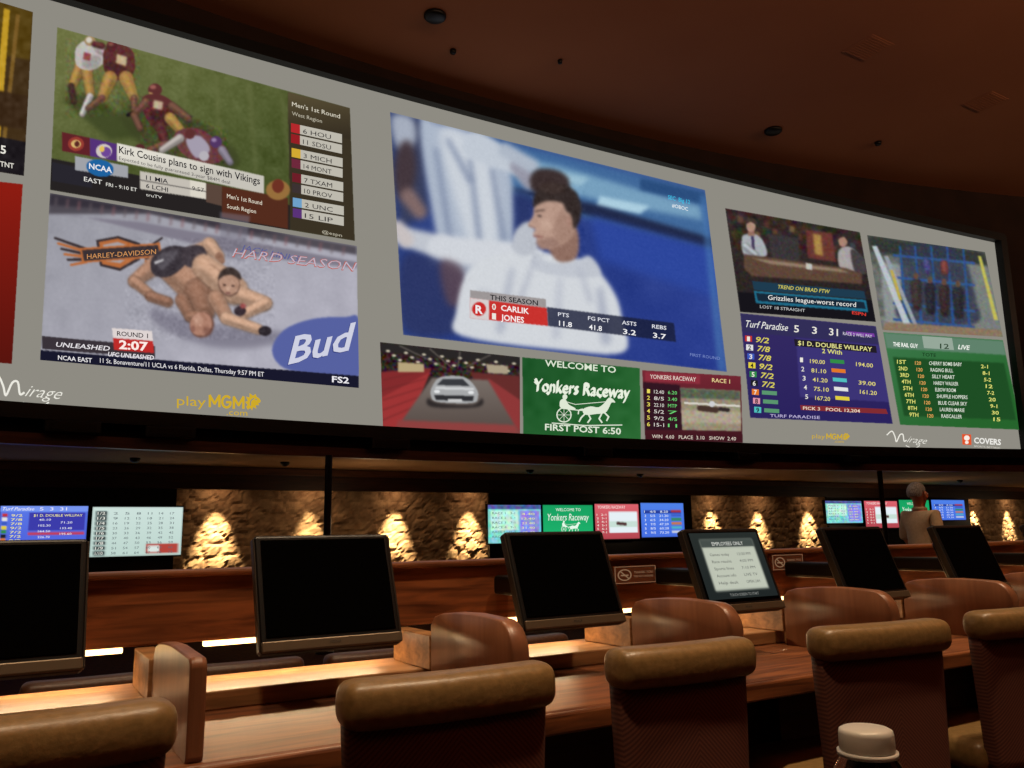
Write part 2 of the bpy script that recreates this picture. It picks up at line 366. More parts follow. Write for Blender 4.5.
for k,(t1,t2,c1,c2) in enumerate([('6 HOU','11 SDSU',(180,40,44),(150,30,36)),('3 MICH','14 MONT',(210,170,50),(110,40,60)),('7 TXAM','10 PROV',(110,30,40),(60,50,50)),('2 UNC','15 LIP',(110,160,200),(90,50,120))]):
    for j,(t,c) in enumerate(((t1,c1),(t2,c2))):
        y=123+k*24.8+j*10.6; sl=(.22-.015*k); x=291+k*.6; wd=51
        A.poly([(x,y),(x+wd,y+wd*sl),(x+wd,y+9+wd*sl),(x,y+9)],(190,186,174),1)
        A.poly([(x,y),(x+9,y+9*sl),(x+9,y+9+9*sl),(x,y+9)],c,2)
        A.T(t,x+12,y+7.6+12*sl,x+40,y+7.6+40*sl,4.6,(40,36,40),.0,lay=3)
A.T('@espn',322,233,342,237,3.2,(190,184,164))
# ---- B fight
QB=[(50,193),(357,246),(359,388),(40,360)]
cv.G(QB,(156,156,168),(180,178,194),(100,200),(220,380)); cv.NZ(QB,3.5,12); cv.NZ(QB,2,2)
cv.P([(50,193),(357,246),(357,255),(230,232),(150,214),(48,214)],(76,70,80),1.2)
cv.P([(50,193),(300,236),(240,231),(150,212),(49,205)],(46,40,52),1.5)
for k in range(26):
    x=55+k*11.5; y=196+(x-50)*.172; cv.P([(x,y),(x+3,y),(x+2,y+9),(x-1,y+9)],(100+k%3*22,86,92),1.1,.5)
cv.P([(48,214),(80,216),(240,255),(357,268),(357,262),(230,238),(140,222)],(128,122,140),1)
cv.P([(220,212),(250,216),(244,262),(220,256)],(120,116,134),1,.5)
OR=(200,104,44); DK=(52,40,44)
for k in range(6):
    cv.C(86,249+k*2.6,1.5,55+k*3.2,238+k*5.4,1.2,OR if k%2 else DK,.3); cv.C(146,249+k*2.4,1.4,162-k*3,238+k*5,1.0,OR if k%2 else DK,.3)
cv.P([(96,240),(118,236),(140,243),(140,260),(120,271),(100,266)],DK,.3); cv.P([(99,242),(118,238.5),(137,245),(137,258),(120,268),(102,264)],OR,.3); cv.P([(103,245),(118,242),(132,247),(132,256),(120,263),(105,261)],(172,164,170),.4)
cv.P([(80,248),(160,243),(162,257),(82,263)],OR,.3); cv.P([(82,250),(158,245),(160,255),(84,261)],DK,.2)
cv.S([(150,308),(205,322),(232,326),(292,334),(276,344),(220,348),(165,330)],(118,114,134),3,.8)
SK=(208,160,128); SK2=(180,130,102); SK3=(154,106,82)
cv.LB(156,264,9,134,281,6,SK2); cv.LB(134,281,5.5,152,296,4.5,SK2); cv.LB(150,296,5,168,302,5,SK3)
cv.LB(168,264,14,198,290,17,SK2,.6); cv.LB(198,292,15,204,310,11,SK3,.6)
cv.S([(152,258),(170,246),(190,250),(184,266),(168,277),(153,274)],(52,44,52),.6); cv.S([(158,256),(178,250),(172,262),(160,270)],(104,98,108),1.2,.6); cv.P([(154,262),(164,258.5),(163,261),(155,264.5)],(200,196,200),.5)
cv.LB(182,300,7,190,316,5.5,SK3); cv.LB(190,316,5.5,206,316,5,SK3)
cv.E(202,325,12,13,(118,74,60),.4,.8); cv.E(201,324,10.8,12,(182,124,100),.4,.5); cv.E(198,320,5,5,(212,160,134),.3,2,.8); cv.E(207,331,4,4,(130,80,66),0,1.4,.8); cv.E(193,329,2.2,3.2,(150,94,78),0,.5)
cv.LB(194,256,10,210,246,7,SK); cv.LB(209,244,6.5,219,256,5,SK); cv.C(219,256,4,222,261,3,SK3,.4)
cv.S([(184,248),(202,246),(208,262),(194,268),(182,262)],(60,50,58),.7)
cv.LB(204,266,12,234,290,14,SK,.6); cv.C(210,264,1,236,282,1,(156,110,86),1,.7)
cv.LB(232,292,9,264,303,7,SK); cv.LB(266,303,6,244,314,5,SK); cv.LB(216,298,8,226,316,6.5,SK2); cv.LB(226,318,6,258,329,5,SK)
cv.E(265,331,6.5,5,(36,28,36),0,.5); cv.E(240,311,6,5,(50,36,44),0,.6); cv.E(243,306,3,2.6,(160,64,62),0,.7)
cv.E(229,284,11,13,(120,84,68),-.3,.6); cv.E(229,283,9.8,11.8,(190,142,116),-.3,.5); cv.S([(218,280),(221,271),(230,267),(239,272),(241,280),(232,275),(224,276)],(58,44,40),.7)
cv.E(224.5,285,1.8,1.1,(90,60,50),0,.5); cv.E(233,286,1.8,1.1,(90,60,50),0,.5); cv.E(228,293,2.6,1.1,(124,72,64),0,.6); cv.E(228,289,1.4,2.8,(212,166,138),0,.7)
cv.NZ([(125,238),(275,238),(275,340),(125,340)],7,2)
cv.S([(272,350),(284,330),(312,319),(345,317),(359,320),(359,376),(320,374),(284,368)],(78,92,172),.7)
cv.post(QB,.9,12,.12,.5)
cv.P([(40,350),(359,376),(359,389),(40,362)],(24,24,44),.2)
cv.P([(42,336),(155,346),(155,358),(42,349)],(46,38,44),.3,.9); cv.P([(112,328),(152,331),(153,341),(113,338)],(222,212,210),.3); cv.P([(113,338),(153,341),(154,353),(114,350)],(190,44,42),.3)
B=Pic('screen_picture',ms,VW,QB,cv)
B.T('ROUND 1',117,335.6,148,338.2,4.6,(40,30,36),.01); B.T('2:07',119,348.6,148,350.8,8.5,(255,236,230),.03)
B.T('UNLEASHED',56,346.5,110,350.8,4.6,(236,232,236),.01,.2); B.T('UFC UNLEASHED',108,356,154,359.8,4.2,(236,232,236),.02,.2)
B.T('HARLEY-DAVIDSON',87,259,156,254,5,(214,150,90),.0)
B.T('JACK LINKS',240,250,300,262,6,(90,94,150),.0,.3); B.T('HARD SEASON',232,257,357,272,9.4,(186,96,84),.01,.3); B.T('HARD SEASON',232,256.4,357,271.4,8.6,(188,180,196),-.012,.3,lay=3)
for (ox,oy,cc,l) in ((-.8,.8,(40,50,120),2),(0,0,(206,208,226),3)): B.T('Bud',288+ox,364+oy,356+ox,348+oy,26,cc,.02,.25,lay=l)
B.T('NCAA EAST',58,359.6,92,362.6,4.4,(240,238,240),.01)
B.T('11 St. Bonaventure/11 UCLA vs 6 Florida, Dallas, Thursday 9:57 PM ET',100,362.6,264,376.6,4.6,(240,238,240))
B.T('FS2',332,382,349,383.5,6,(240,238,244),.02)
# ---- C basketball
QC=[(390,112),(705,190),(727,372),(403,335)]
cv.G(QC,(30,54,126),(24,48,150),(400,120),(700,360)); cv.NZ(QC,5,22)
cv.P([(480,135),(705,190),(712,250),(600,222),(500,190)],(50,100,162),3)
cv.P([(495,152),(560,166),(640,190),(700,206),(703,220),(620,205),(520,182)],(110,162,200),2.5)
cv.P([(600,196),(650,206),(640,214),(596,206)],(170,214,236),1.5); cv.P([(560,172),(590,178),(580,186),(556,180)],(150,196,220),2)
cv.P([(500,185),(590,203),(712,238),(716,250),(590,216)],(18,28,66),2); cv.P([(590,216),(716,250),(722,300),(600,260)],(28,60,168),4)
cv.P([(640,178),(705,193),(706,205),(640,190)],(26,70,130),1.5)
cv.P([(700,195),(706,196),(727,372),(718,371)],(60,120,190),2,.6)
cv.P([(391,112),(424,120),(428,210),(400,230)],(46,52,84),4,.9)
cv.S([(392,116),(412,118),(416,140),(404,152),(394,140)],(166,176,196),3); cv.E(405,170,11,30,(60,44,52),.05,3); cv.C(408,196,8,420,212,7,(130,100,98),3)
cv.S([(420,122),(440,124),(494,140),(510,168),(514,230),(504,290),(470,304),(446,270),(430,200)],(172,186,208),2.5)
cv.S([(440,132),(476,142),(496,180),(498,240),(478,262),(458,210)],(208,216,227),4)
for (x0,y0,x1,y1) in ((436,150,452,250),(470,160,482,262),(492,170,504,240),(448,140,470,180)): cv.C(x0,y0,2.5,x1,y1,3.5,(122,138,172),2.5,.75)
cv.C(476,146,14,516,166,9,(196,206,220),2); cv.C(518,166,8,530,182,8,(150,150,170),2); cv.C(505,150,7,532,166,7,(176,188,206),2.5)
cv.P([(514,190),(534,196),(532,232),(516,240)],(26,40,100),3,.8)
cv.C(404,236,9,440,248,13,(196,202,214),2.5); cv.C(440,248,13,528,262,18,(214,219,228),2.2); cv.C(398,226,6,406,240,8,(206,196,196),2.5); cv.C(430,262,3,520,280,4,(150,160,184),3,.8)
cv.S([(404,256),(450,266),(470,290),(462,330),(405,330)],(30,42,100),3,.9); cv.S([(440,262),(462,268),(466,300),(448,304)],(90,62,74),3,.8)
cv.S([(530,178),(538,169),(556,170),(568,178),(568,190),(552,190),(540,194),(532,190)],(52,36,36),1.8)
cv.S([(470,268),(510,252),(556,254),(592,266),(614,292),(622,318),(624,352),(560,350),(462,336),(456,312)],(216,221,228),1.8)
cv.S([(534,250),(548,262),(572,262),(590,256),(600,276),(560,276),(534,268)],(196,202,214),1.5)
cv.C(512,270,2.5,500,330,4,(160,168,190),3,.7); cv.C(560,280,2.5,556,336,4,(180,186,204),3,.7); cv.C(600,290,3,606,340,5,(158,166,190),3,.8); cv.C(534,262,2,520,300,3,(176,182,200),2.5,.7); cv.C(580,270,2,590,300,3,(176,182,200),2.5,.7); cv.C(480,290,2,540,310,3,(186,192,206),2.5,.6)
cv.S([(516,230),(530,222),(538,246),(524,256),(512,248)],(190,196,208),1.5)
cv.S([(544,240),(550,252),(560,262),(576,258),(579,240),(574,226),(556,226)],(146,104,88),1.2)
cv.S([(535,205),(546,196),(564,196),(574,207),(576,226),(570,239),(556,247),(543,249),(537,243),(536,237),(533,234),(535,229),(528,225),(533,216)],(192,150,130),.9)
cv.S([(558,214),(572,214),(574,234),(563,243),(554,236)],(160,118,100),2.5,.7); cv.S([(538,240),(552,238),(560,245),(546,249),(538,247)],(140,100,88),1.4,.6)
cv.S([(533,207),(535,194),(546,185),(562,184),(575,191),(581,205),(580,220),(574,229),(571,215),(566,211),(562,203),(548,201),(539,204)],(44,32,30),1.1)
cv.E(552,188,13,6,(54,38,34),.1,1.5); cv.C(535,211.5,.8,544,210,.9,(84,58,50),.8); cv.E(539.5,216,2.3,1.1,(66,46,44),.05,.7); cv.E(569,222,2.8,5,(172,126,108),0,.9); cv.C(534,236,.8,542,237,.8,(146,86,80),.7); cv.C(529,225.5,.6,534,227.5,.7,(150,108,94),.7); cv.S([(541,220),(552,222),(550,230),(542,230)],(210,170,148),2,.7)
cv.NZ([(528,178),(586,178),(586,262),(528,262)],5,2)
cv.post(QC,.9,14,.12,.8)
cv.P([(470,290),(546,299),(546,308),(470,298)],(156,150,150),.3); cv.P([(470,298),(547,308),(548,326),(470,318)],(200,50,46),.3); cv.P([(470,298),(489,300),(489,320),(470,318)],(214,206,206),.3)
cv.P([(547,307),(674,323),(676,342),(548,326)],(26,30,54),.4,.8)
cv.E(479,309,7,7,(200,44,42)); cv.NZ(QC,2,1.2)
Cc=Pic('screen_picture',ms,VW,QC,cv)
Cc.T('THIS SEASON',490,299.5,538,305.5,5,(30,28,34),.015); Cc.T('R',475.5,313,483,314,8,(240,236,236),.03)
Cc.T('0',492,309.5,496,310,6,W_,.02); Cc.T('CARLIK',501,310.5,529,314,5.6,(250,240,238),.02); Cc.T('1',492,319,496,319.5,6,W_,.02); Cc.T('JONES',501,320,524,323,5.8,(250,240,238),.02)
for x,a_,b_ in ((558,'PTS','11.8'),(588,'FG PCT','41.8'),(622,'ASTS','3.2'),(652,'REBS','3.7')):
    y=316+(x-558)*.128; w=max(11,len(a_)*3.6); Cc.T(a_,x,y,x+w,y+w*.128,3.8,(226,228,236),.01); Cc.T(b_,x+1,y+9.5,x+14,y+11.3,5,(248,248,250),.01)
Cc.T('SEC  Big 12',668,199,690,204,4,(60,190,230),.01); Cc.T('#OBOC',672,207,688,211,3.6,(230,236,240),.01)
Cc.T('FIRST ROUND',690,356,720,360,3,(120,140,200))
# ---- D car
QD=[(380,342),(520,357),(520,434),(383,428)]
cv.P(QD,(44,28,26)); cv.NZ([(380,342),(520,357),(520,385),(381,372)],22,2,True)
cv.P([(380,342),(520,357),(520,366),(380,352)],(34,30,30),1)
for k in range(22): cv.E(388+k*6,351+k*.6+(k%3)*4,2.0,1.1,(226,214,184),0,.5)
for k in range(4): cv.C(400+k*30,346+k*3,.8,446+k*6,368,.5,(120,110,100),.5,.6)
cv.P([(381,372),(432,368),(400,428),(382,428)],(138,32,34),.8); cv.P([(381,398),(430,372),(408,428),(383,428)],(168,42,42),.8)
for k in range(5): cv.C(383,380+k*10,.8,428-k*3,370+k*9,.6,(110,28,28),.8,.6)
cv.P([(470,372),(520,376),(520,434),(500,433)],(104,36,34),.8); cv.P([(488,378),(520,400),(520,434),(500,433)],(150,46,46),.8)
cv.G([(432,378),(488,380),(520,434),(396,429)],(120,108,100),(84,70,64),(460,378),(460,430),blur=1); cv.P([(398,420),(515,425),(520,434),(396,429)],(150,56,54),1.2)
cv.P([(398,362),(424,364),(424,372),(398,372)],(190,168,120),.6); cv.P([(486,364),(508,366),(508,374),(488,373)],(176,160,130),.6)
cv.S([(428,398),(438,403),(472,405),(482,398),(478,407),(432,407)],(40,34,34),1.2)
cv.S([(432,387),(441,377),(464,377),(476,388),(478,397),(472,403),(438,402),(431,396)],(170,172,174),.5)
cv.P([(443,379),(463,379),(470,386),(437,385)],(50,52,58),.5); cv.P([(436,387),(474,388),(474,390),(435,389)],(220,222,224),.6); cv.P([(434,395),(474,396),(473,401),(436,400)],(40,40,44),.5); cv.E(437,391.5,3,1.6,(236,238,240)); cv.E(471,392.5,3,1.6,(236,238,240)); cv.P([(448,399),(462,399),(462,402),(448,402)],(206,206,206),.3)
cv.post(QD,.92,10,.1,.3)
Dp=Pic('screen_picture',ms,VW,QD,cv)
# ---- E Yonkers
QE=[(522,357),(640,368),(641,440),(523,435)]
cv.G(QE,(30,84,40),(42,104,50),(524,360),(640,440)); cv.NZ(QE,4,8)
E_=Pic('screen_picture',ms,VW,QE,cv); GW=(222,232,212)
E_.T('WELCOME TO',545,366,616,373,6.3,GW,.015)
for (ox,oy) in ((0,0),(.45,-.45),(.9,-.9),(1.3,-1.3)):
    E_.T('Yonkers Raceway',534+ox,391.5+oy,629+ox,399.5+oy,12.5,(232,240,222),-.004,.12)
for (x,y) in ((536,380),(586,383),(600,394),(548,391)): E_.poly([(x,y),(x+2.2,y+2.2),(x,y+4.4),(x-2.2,y+2.2)],(232,240,222))
E_.T('FIRST POST 6:50',545,430,621,434.5,6.3,GW,.02)
def horse(p,x,y,s,c):
    f=lambda q:[(x+a*s,y+b*s) for a,b in q]
    p.poly(f(smooth([(0,-4),(8,-7),(16,-6),(22,-10),(27,-16),(31,-15),(34,-11),(30,-11),(27,-5),(23,0),(14,1),(6,2),(1,1)],True,3)),c)
    for q in ([(22,-1),(27,4),(25,8)],[(20,0),(17,6),(20,10)],[(3,0),(-2,5),(-4,9)],[(5,0),(8,6),(5,10)]): p.stroke(f(q),1.6*s,c,False)
    p.stroke(f([(0,-4),(-4,-3),(-5,1)]),1.3*s,c)
    p.stroke(f([(-20+7.5*math.cos(t),2+7.5*math.sin(t)) for t in np.linspace(0,6.28,17)[:-1]]),1.2*s,c,False,1,True)
    for t in np.linspace(0,3.14,5)[:-1]: p.stroke(f([(-20-7*math.cos(t),2-7*math.sin(t)),(-20+7*math.cos(t),2+7*math.sin(t))]),.5*s,c,False)
    p.stroke(f([(-22,-5),(-6,-3),(14,-2)]),1*s,c,False)
    p.poly(f(smooth([(-24,-6),(-24,-13),(-19,-15),(-15,-9),(-8,-5),(-10,-3),(-17,-4)],True,3)),c); p.ell(x-19*s,y-17*s,2.6*s,2.8*s,c)
    p.stroke(f([(-18,-12),(-8,-9),(26,-12)]),.7*s,c,False)
horse(E_,583,413,.95,GW); E_.stroke([(552,423),(585,425.5),(622,425)],1,GW,False)
# ---- F small track panel
QF=[(642,370),(741,376),(743,443),(645,441)]
cv.G(QF,(120,40,52),(60,22,30),(690,368),(690,445)); cv.P([(645,372),(700,375),(700,384),(645,381)],(140,46,60),.5)
cv.P([(680,388),(740,391),(741,431),(682,430)],(150,140,116),.4); cv.P([(680,388),(740,391),(740,400),(681,398)],(88,96,80),.8); cv.P([(681,410),(741,412),(741,424),(682,423)],(172,160,140),1)
cv.NZ([(680,388),(740,391),(741,431),(682,430)],9,2,True)
cv.C(700,408,3,716,410,3,(70,50,44),.6); cv.C(720,409,2,728,410,2,(50,40,40),.5); cv.P([(684,402),(740,405),(740,407),(684,404)],(214,210,200),.3); cv.E(712,404,3,3,(206,206,210))
cv.P([(643,382),(680,385),(682,430),(645,430)],(50,22,34),.4)
Fp=Pic('screen_picture',ms,VW,QF,cv)
Fp.T('YONKERS RACEWAY',650,378.5,696,381.5,4.2,(230,210,200),.01); Fp.T('RACE 1',712,382,730,383.5,4,(236,214,150),.01)
for k in range(6):
    y=391+k*6.6; Fp.T('%d'%(k+1),647,y+2,650,y+2.2,4,(236,220,90),.01); Fp.T(('12.40','8/5','22.10','5/2','9/2','15-1')[k],654,y+2.3,664,y+3,3.6,(226,220,214)); Fp.T(('6.20','3.40','MTP','7','4/5','11')[k],668,y+3,677,y+3.6,3.4,(110,220,120))
Fp.T('WIN  4.60   PLACE  3.10   SHOW  2.40',652,438,736,440.5,3.6,(230,214,200))
# ---- G studio
QG=[(725,208),(860,232),(876,322),(740,312)]
cv.G(QG,(44,32,28),(30,22,24),(790,220),(800,320)); cv.NZ([(725,208),(860,232),(866,260),(735,250)],12,5,True)
for k in range(14):
    x=738+k*8.6; y=216+k*1.6+(k%3)*6; cv.P([(x,y),(x+5,y+1),(x+5,y+7),(x,y+6)],[(110,64,40),(50,66,84),(126,96,56),(84,40,34)][k%4],.9,.8)
cv.P([(768,234),(798,238),(800,262),(772,258)],(50,44,46),.8); cv.P([(806,230),(832,233),(836,262),(808,258)],(108,44,36),.8); cv.P([(813,234),(821,235),(823,256),(815,254)],(176,132,56),1)
cv.S([(742,238),(748,234),(757,235),(764,243),(766,256),(745,256)],(168,174,180),.6); cv.P([(748,228),(754,228),(755,236),(748,236)],(150,104,84),.6); cv.E(751,226,4.6,6,(182,134,112),0,.5); cv.S([(746,224),(747,219),(753,218),(757,222),(756,225),(751,222)],(60,44,36),.5); cv.P([(751,236),(754,236),(755,250),(752,250)],(60,50,90),.4); cv.LB(745,246,3,756,255,2.5,(170,176,182),.5)
cv.S([(838,254),(843,247),(852,248),(861,258),(864,270),(842,270)],(168,160,160),.6); cv.E(843,241,4.4,6,(176,128,106),0,.5); cv.S([(838,239),(839,234),(845,233),(849,237),(848,242),(844,237)],(44,32,28),.5); cv.S([(851,249),(864,258),(868,272),(855,272)],(62,54,58),.7)
cv.P([(744,254),(846,268),(862,274),(862,284),(752,276),(744,268)],(92,62,44),.7); cv.P([(752,258),(840,269),(850,273),(770,264)],(150,122,96),.8); cv.P([(806,263),(812,264),(812,270),(806,269)],(196,196,190),.4)
cv.NZ(QG,7,1.5,True); cv.post(QG,.92,12,.15,.35)
cv.P([(738,292),(872,300),(876,322),(740,312)],(22,20,26),.5); cv.P([(752,281),(864,291),(866,299),(754,290)],(30,60,80),.3); cv.P([(754,291),(866,300),(868,312),(756,303)],(32,110,140),.3); cv.P([(756,293),(864,302),(866,309),(758,301)],(24,40,56),.3)
G_=Pic('screen_picture',ms,VW,QG,cv)
G_.T('TREND ON BRAD FTW',778,288.5,830,293.5,3.8,(206,198,90),.01,.2); G_.T('Grizzlies league-worst record',768,299.6,856,307,4.8,(244,244,240),.0)
G_.T('LOST 18 STRAIGHT',760,308,805,312,3,(200,200,200)); G_.T('ESPN',852,314,866,316,3,(220,60,50),.02)
# ---- H purple table
QH=[(740,313),(876,326),(893,424),(750,418)]
cv.G(QH,(52,42,98),(42,34,94),(800,318),(810,420)); cv.P([(741,314),(876,327),(879,344),(743,332)],(50,46,88),.3)
cv.P([(796,338),(880,345),(889,402),(800,397)],(60,52,118),.4)
H_=Pic('screen_picture',ms,VW,QH,cv)
H_.T('Turf Paradise',746,327,788,331,7,(240,240,236),.0,.35); H_.T('5',794,332,799,332.5,7,W_,.01); H_.T('3',812,333.5,817,334,7,W_,.01); H_.T('31',829,335,838,336,7,W_,.01)
H_.poly([(846,331),(874,333.5),(875,337),(846.6,334.5)],(120,60,160)); H_.T('RACE 2 WILL PAY',843,335,872,338,3.2,(226,220,236))
H_.poly([(794,339),(876,346),(877,353),(795,346)],(34,28,40)); H_.T('$1 D. DOUBLE WILLPAY',798,345,872,351.5,4.4,(236,232,150),.01); H_.T('2 With',822,353,842,354.6,4.4,(230,228,120),.01)
sad=[(196,50,44),(226,226,226),(60,90,190),(226,206,60),(50,140,70),(30,30,34),(226,120,40),(226,150,170),(80,190,190)]
odds=['9/2','7/8','7/8','9/2','7/2','7/2','','','']
for k in range(9):
    x=745+k*1.15; y=341+k*8.9; H_.poly([(x,y-5.6),(x+7,y-5),(x+7,y+.8),(x,y+.2)],sad[k]); H_.T(str(k+1),x+2,y,x+5,y+.2,4.6,(20,20,24) if k in(1,3,7,8) else W_,.02)
    if k<6: H_.T(odds[k],x+11,y+1,x+24,y+2.4,5.4,(220,208,90),.015,.2)
    else: H_.poly([(x+10,y-4),(x+25,y-3),(x+25,y+1),(x+10,y)],(90,150,110))
for k,(a_,b_) in enumerate([('190.00','194.00'),('81.10',''),('41.20','39.00'),('75.10','161.20'),('167.20','')]):
    x=800+k*1.3; y=362+k*9.2
    H_.T(str(k+1),x,y,x+3,y+.2,4.6,W_,.01); H_.T(a_,x+10,y+1,x+25,y+2.2,4,(226,214,120),.01)
    H_.poly([(x+30,y-3),(x+44,y-1.8),(x+44.4,y+2.0),(x+30.4,y+.8)],sad[(k*2+4)%9])
    if b_: H_.T(b_,x+56,y+4,x+73,y+5.6,4,(226,214,120),.01)
H_.poly([(800,405),(886,409),(888,414),(801,410)],(130,44,50)); H_.T('PICK 3   POOL 12,204',803,409.6,860,412.6,3.2,(240,220,200),.01)
H_.T('TURF PARADISE',770,417,820,419,3,(200,190,230))
# ---- I paddock machinery
QI=[(867,235),(985,252),(1003,337),(882,330)]
cv.G(QI,(96,100,96),(112,116,112),(900,240),(940,335)); cv.NZ(QI,12,4)
cv.P([(867,235),(985,252),(988,268),(870,252)],(48,52,48),1.5); cv.P([(880,262),(930,268),(925,330),(886,330)],(140,146,146),1.2); cv.P([(960,262),(988,266),(1002,330),(975,330)],(120,126,122),1.2)
cv.S([(905,246),(958,250),(976,300),(974,324),(900,320),(902,280)],(46,54,74),1.5,.85)
for x in (899,914,930,946,962): cv.P([(x,246),(x+2,246),(x+9,326),(x+6,326)],(40,78,140),.5)
for y in (254,276,302,318): cv.P([(893,y),(975,y+8),(975,y+10.5),(893,y+2.5)],(46,84,146),.5)
cv.P([(872,246),(877,246),(912,328),(905,328)],(186,196,204),.5); cv.P([(884,256),(888,256),(918,326),(914,326)],(150,160,168),.5); cv.P([(978,256),(981,256),(998,320),(994,320)],(196,188,80),.5); cv.P([(890,270),(893,270),(902,300),(899,300)],(196,172,70),.5)
for x,y,c in ((916,284,(60,48,46)),(930,288,(40,38,50)),(944,290,(56,40,40)),(958,292,(40,40,48))): cv.LB(x,y,5,x+1,y+22,4,c,.8); cv.E(x,y-8,2.6,3.4,(100,70,58),0,.5)
cv.LB(926,262,3.5,928,270,3.5,(70,70,130),.7); cv.LB(944,264,3.5,945,271,3.5,(130,60,60),.7); cv.P([(885,322),(1001,330),(1003,337),(883,331)],(140,116,90),.8); cv.NZ(QI,8,1.5,True); cv.post(QI,.95,6,.05,.3)
I_=Pic('screen_picture',ms,VW,QI,cv)
# ---- J green list
QJ=[(883,332),(1003,340),(1022,430),(900,425)]
cv.G(QJ,(58,118,72),(38,100,44),(900,335),(960,430)); cv.P([(884,333),(1003,341),(1006,355),(887,348)],(96,130,108),.5); cv.P([(893,357),(1004,363),(1016,420),(904,416)],(30,78,36),.6)
J_=Pic('screen_picture',ms,VW,QJ,cv)
J_.T('THE RAIL GUY',893,346,918,348,4,(250,252,246),.02); J_.poly([(922,336),(952,338),(954,350),(924,348)],(150,168,154)); J_.T('12',940,348.5,949,349,5,(30,60,34),.01); J_.T('TOTE',922,356,936,357,3.4,(20,50,24),.01); J_.T('LIVE',958,349,970,350,4.4,(240,244,236),.02,.2)
for k,(a_,b_,c_) in enumerate([('1ST','CHERRY BOMB BABY','2-1'),('2ND','RAGING BULL','8-1'),('3RD','SILLY HEART','5-2'),('4TH','HARDY WALKER','12'),('5TH','ELBOW ROOM','7-2'),('6TH','SHUFFLE HOPPERS','20'),('7TH','BLUE CLEAR SKY','9-1'),('8TH','LAUREN MARIE','30'),('9TH','RAISCALLER','15')]):
    x=897+k*1.55; y=363.5+k*6.6; J_.T(a_,x,y,x+9,y+.5,3.8,(226,228,120),.015); J_.T(b_,x+32,y+1.4,x+32+len(b_)*2.05,y+1.4+len(b_)*.08,3.6,(220,230,214),.01); J_.T(c_,x+84,y+4.6,x+91,y+5,3.6,(226,228,120),.015)
    J_.T('120',x+18,y+1,x+24,y+1.4,3.4,(230,170,90),.015)
# ---- left partial panels
QK=[(-14,-2),(33,12),(24,176),(-14,170)]
cv.P(QK,(66,48,26)); cv.P([(0,0),(33,12),(30,60),(-14,52)],(86,66,22),1); cv.P([(4,8),(10,10),(0,140),(-8,140)],(190,150,40),.6); cv.P([(16,14),(20,15),(6,142),(2,142)],(120,90,40),.6)
cv.P([(-14,134),(26,142),(24,176),(-14,170)],(30,26,30),.4); cv.P([(-14,88),(28,96),(26,130),(-14,124)],(58,40,24),1); cv.NZ(QK,5,4)
K_=Pic('screen_picture',ms,VW,QK,cv); K_.T('25',-6,152,6,154,8,W_,.02); K_.T('TNT',0,166,14,168.5,5,(220,216,206),.02)
QL=[(-14,180),(23,184),(12,364),(-14,362)]
cv.G(QL,(140,28,18),(90,20,14),(0,190),(0,360)); Pic('screen_picture',ms,VW,QL,cv)
# ---- logos on grey
Lg=Pic('screen_lettering',ms,VW,label='white and yellow resort logos along the lower edge of the wall')
Y1=(206,170,40); GR=(142,139,130)
def playmgm(x,y,w):
    Lg.T('play',x,y,x+w*.36,y+w*.02,w*.12,Y1,.0)
    def M_(a,b,ww,hh): Lg.stroke([(a,b),(a,b-hh),(a+ww*.5,b-hh*.25),(a+ww,b-hh),(a+ww,b)],w*.03,Y1,False)
    M_(x+w*.41,y+w*.02,w*.12,w*.14); M_(x+w*.71,y+w*.04,w*.12,w*.14)
    cx,cy=x+w*.62,y-w*.04; Lg.stroke([(cx+w*.055*math.cos(t),cy+w*.07*math.sin(t)) for t in np.linspace(-.8,-5.7,14)]+[(cx+w*.05,cy+w*.005),(cx,cy+w*.005)],w*.03,Y1,False)
    Lg.T('.com',x+w*.62,y+w*.125,x+w*.88,y+w*.135,w*.075,Y1,.0)
    cx,cy=x+w*.95,y-w*.04; s=w*.011
    # maned lion head in profile, facing right
    Lg.poly([(cx+a*s,cy+b*s) for a,b in [(-6,9),(-8,5),(-6,4),(-9,0),(-6,-1),(-8,-6),(-4,-5),(-4,-10),(0,-7),(3,-9),(4,-6),(7,-4),(9,-1),(8,1),(6,1.5),(7,4),(3,4),(4,8),(0,6),(-1,10),(-3,7)]],Y1)
    Lg.stroke([(cx-3*s,cy+4*s),(cx-2.5*s,cy-1*s),(cx+1*s,cy-4*s)],1.3*s,GR,True,2); Lg.ell(cx+3.4*s,cy-2.6*s,.9*s,.9*s,GR,2)
playmgm(177,405,80); playmgm(812,438,36)
def mirage(x,y,w):
    c=(236,234,224)
    Lg.stroke([(x-w*.08,y-w*.16),(x+w*.05,y-w*.26),(x+w*.13,y-w*.12),(x+w*.17,y+w*.02),(x+w*.26,y-w*.16),(x+w*.34,y-w*.17),(x+w*.37,y),(x+w*.43,y-w*.02)],w*.03,c)
    Lg.T('irage',x+w*.44,y+w*.03,x+w*.98,y+w*.08,w*.17,c,-.008,.6); Lg.stroke([(x+w*.42,y+w*.12),(x+w*.62,y+w*.2),(x+w*.78,y+w*.12)],w*.02,c)
mirage(-6,394,70); mirage(890,441,38)
Lg.poly([(962,434),(971,434.5),(971.5,445),(962.5,444.5)],(226,84,40)); Lg.ell(966.8,438,2.8,2.6,(250,236,226),2); Lg.ell(966.8,442.4,1.8,1.6,(250,236,226),2)
Lg.T('COVERS',974,443,1001,445,5.6,(238,236,230),.03); Lg.T('SPORTS BETTING',974,447,1000,449,1.8,(220,216,206))

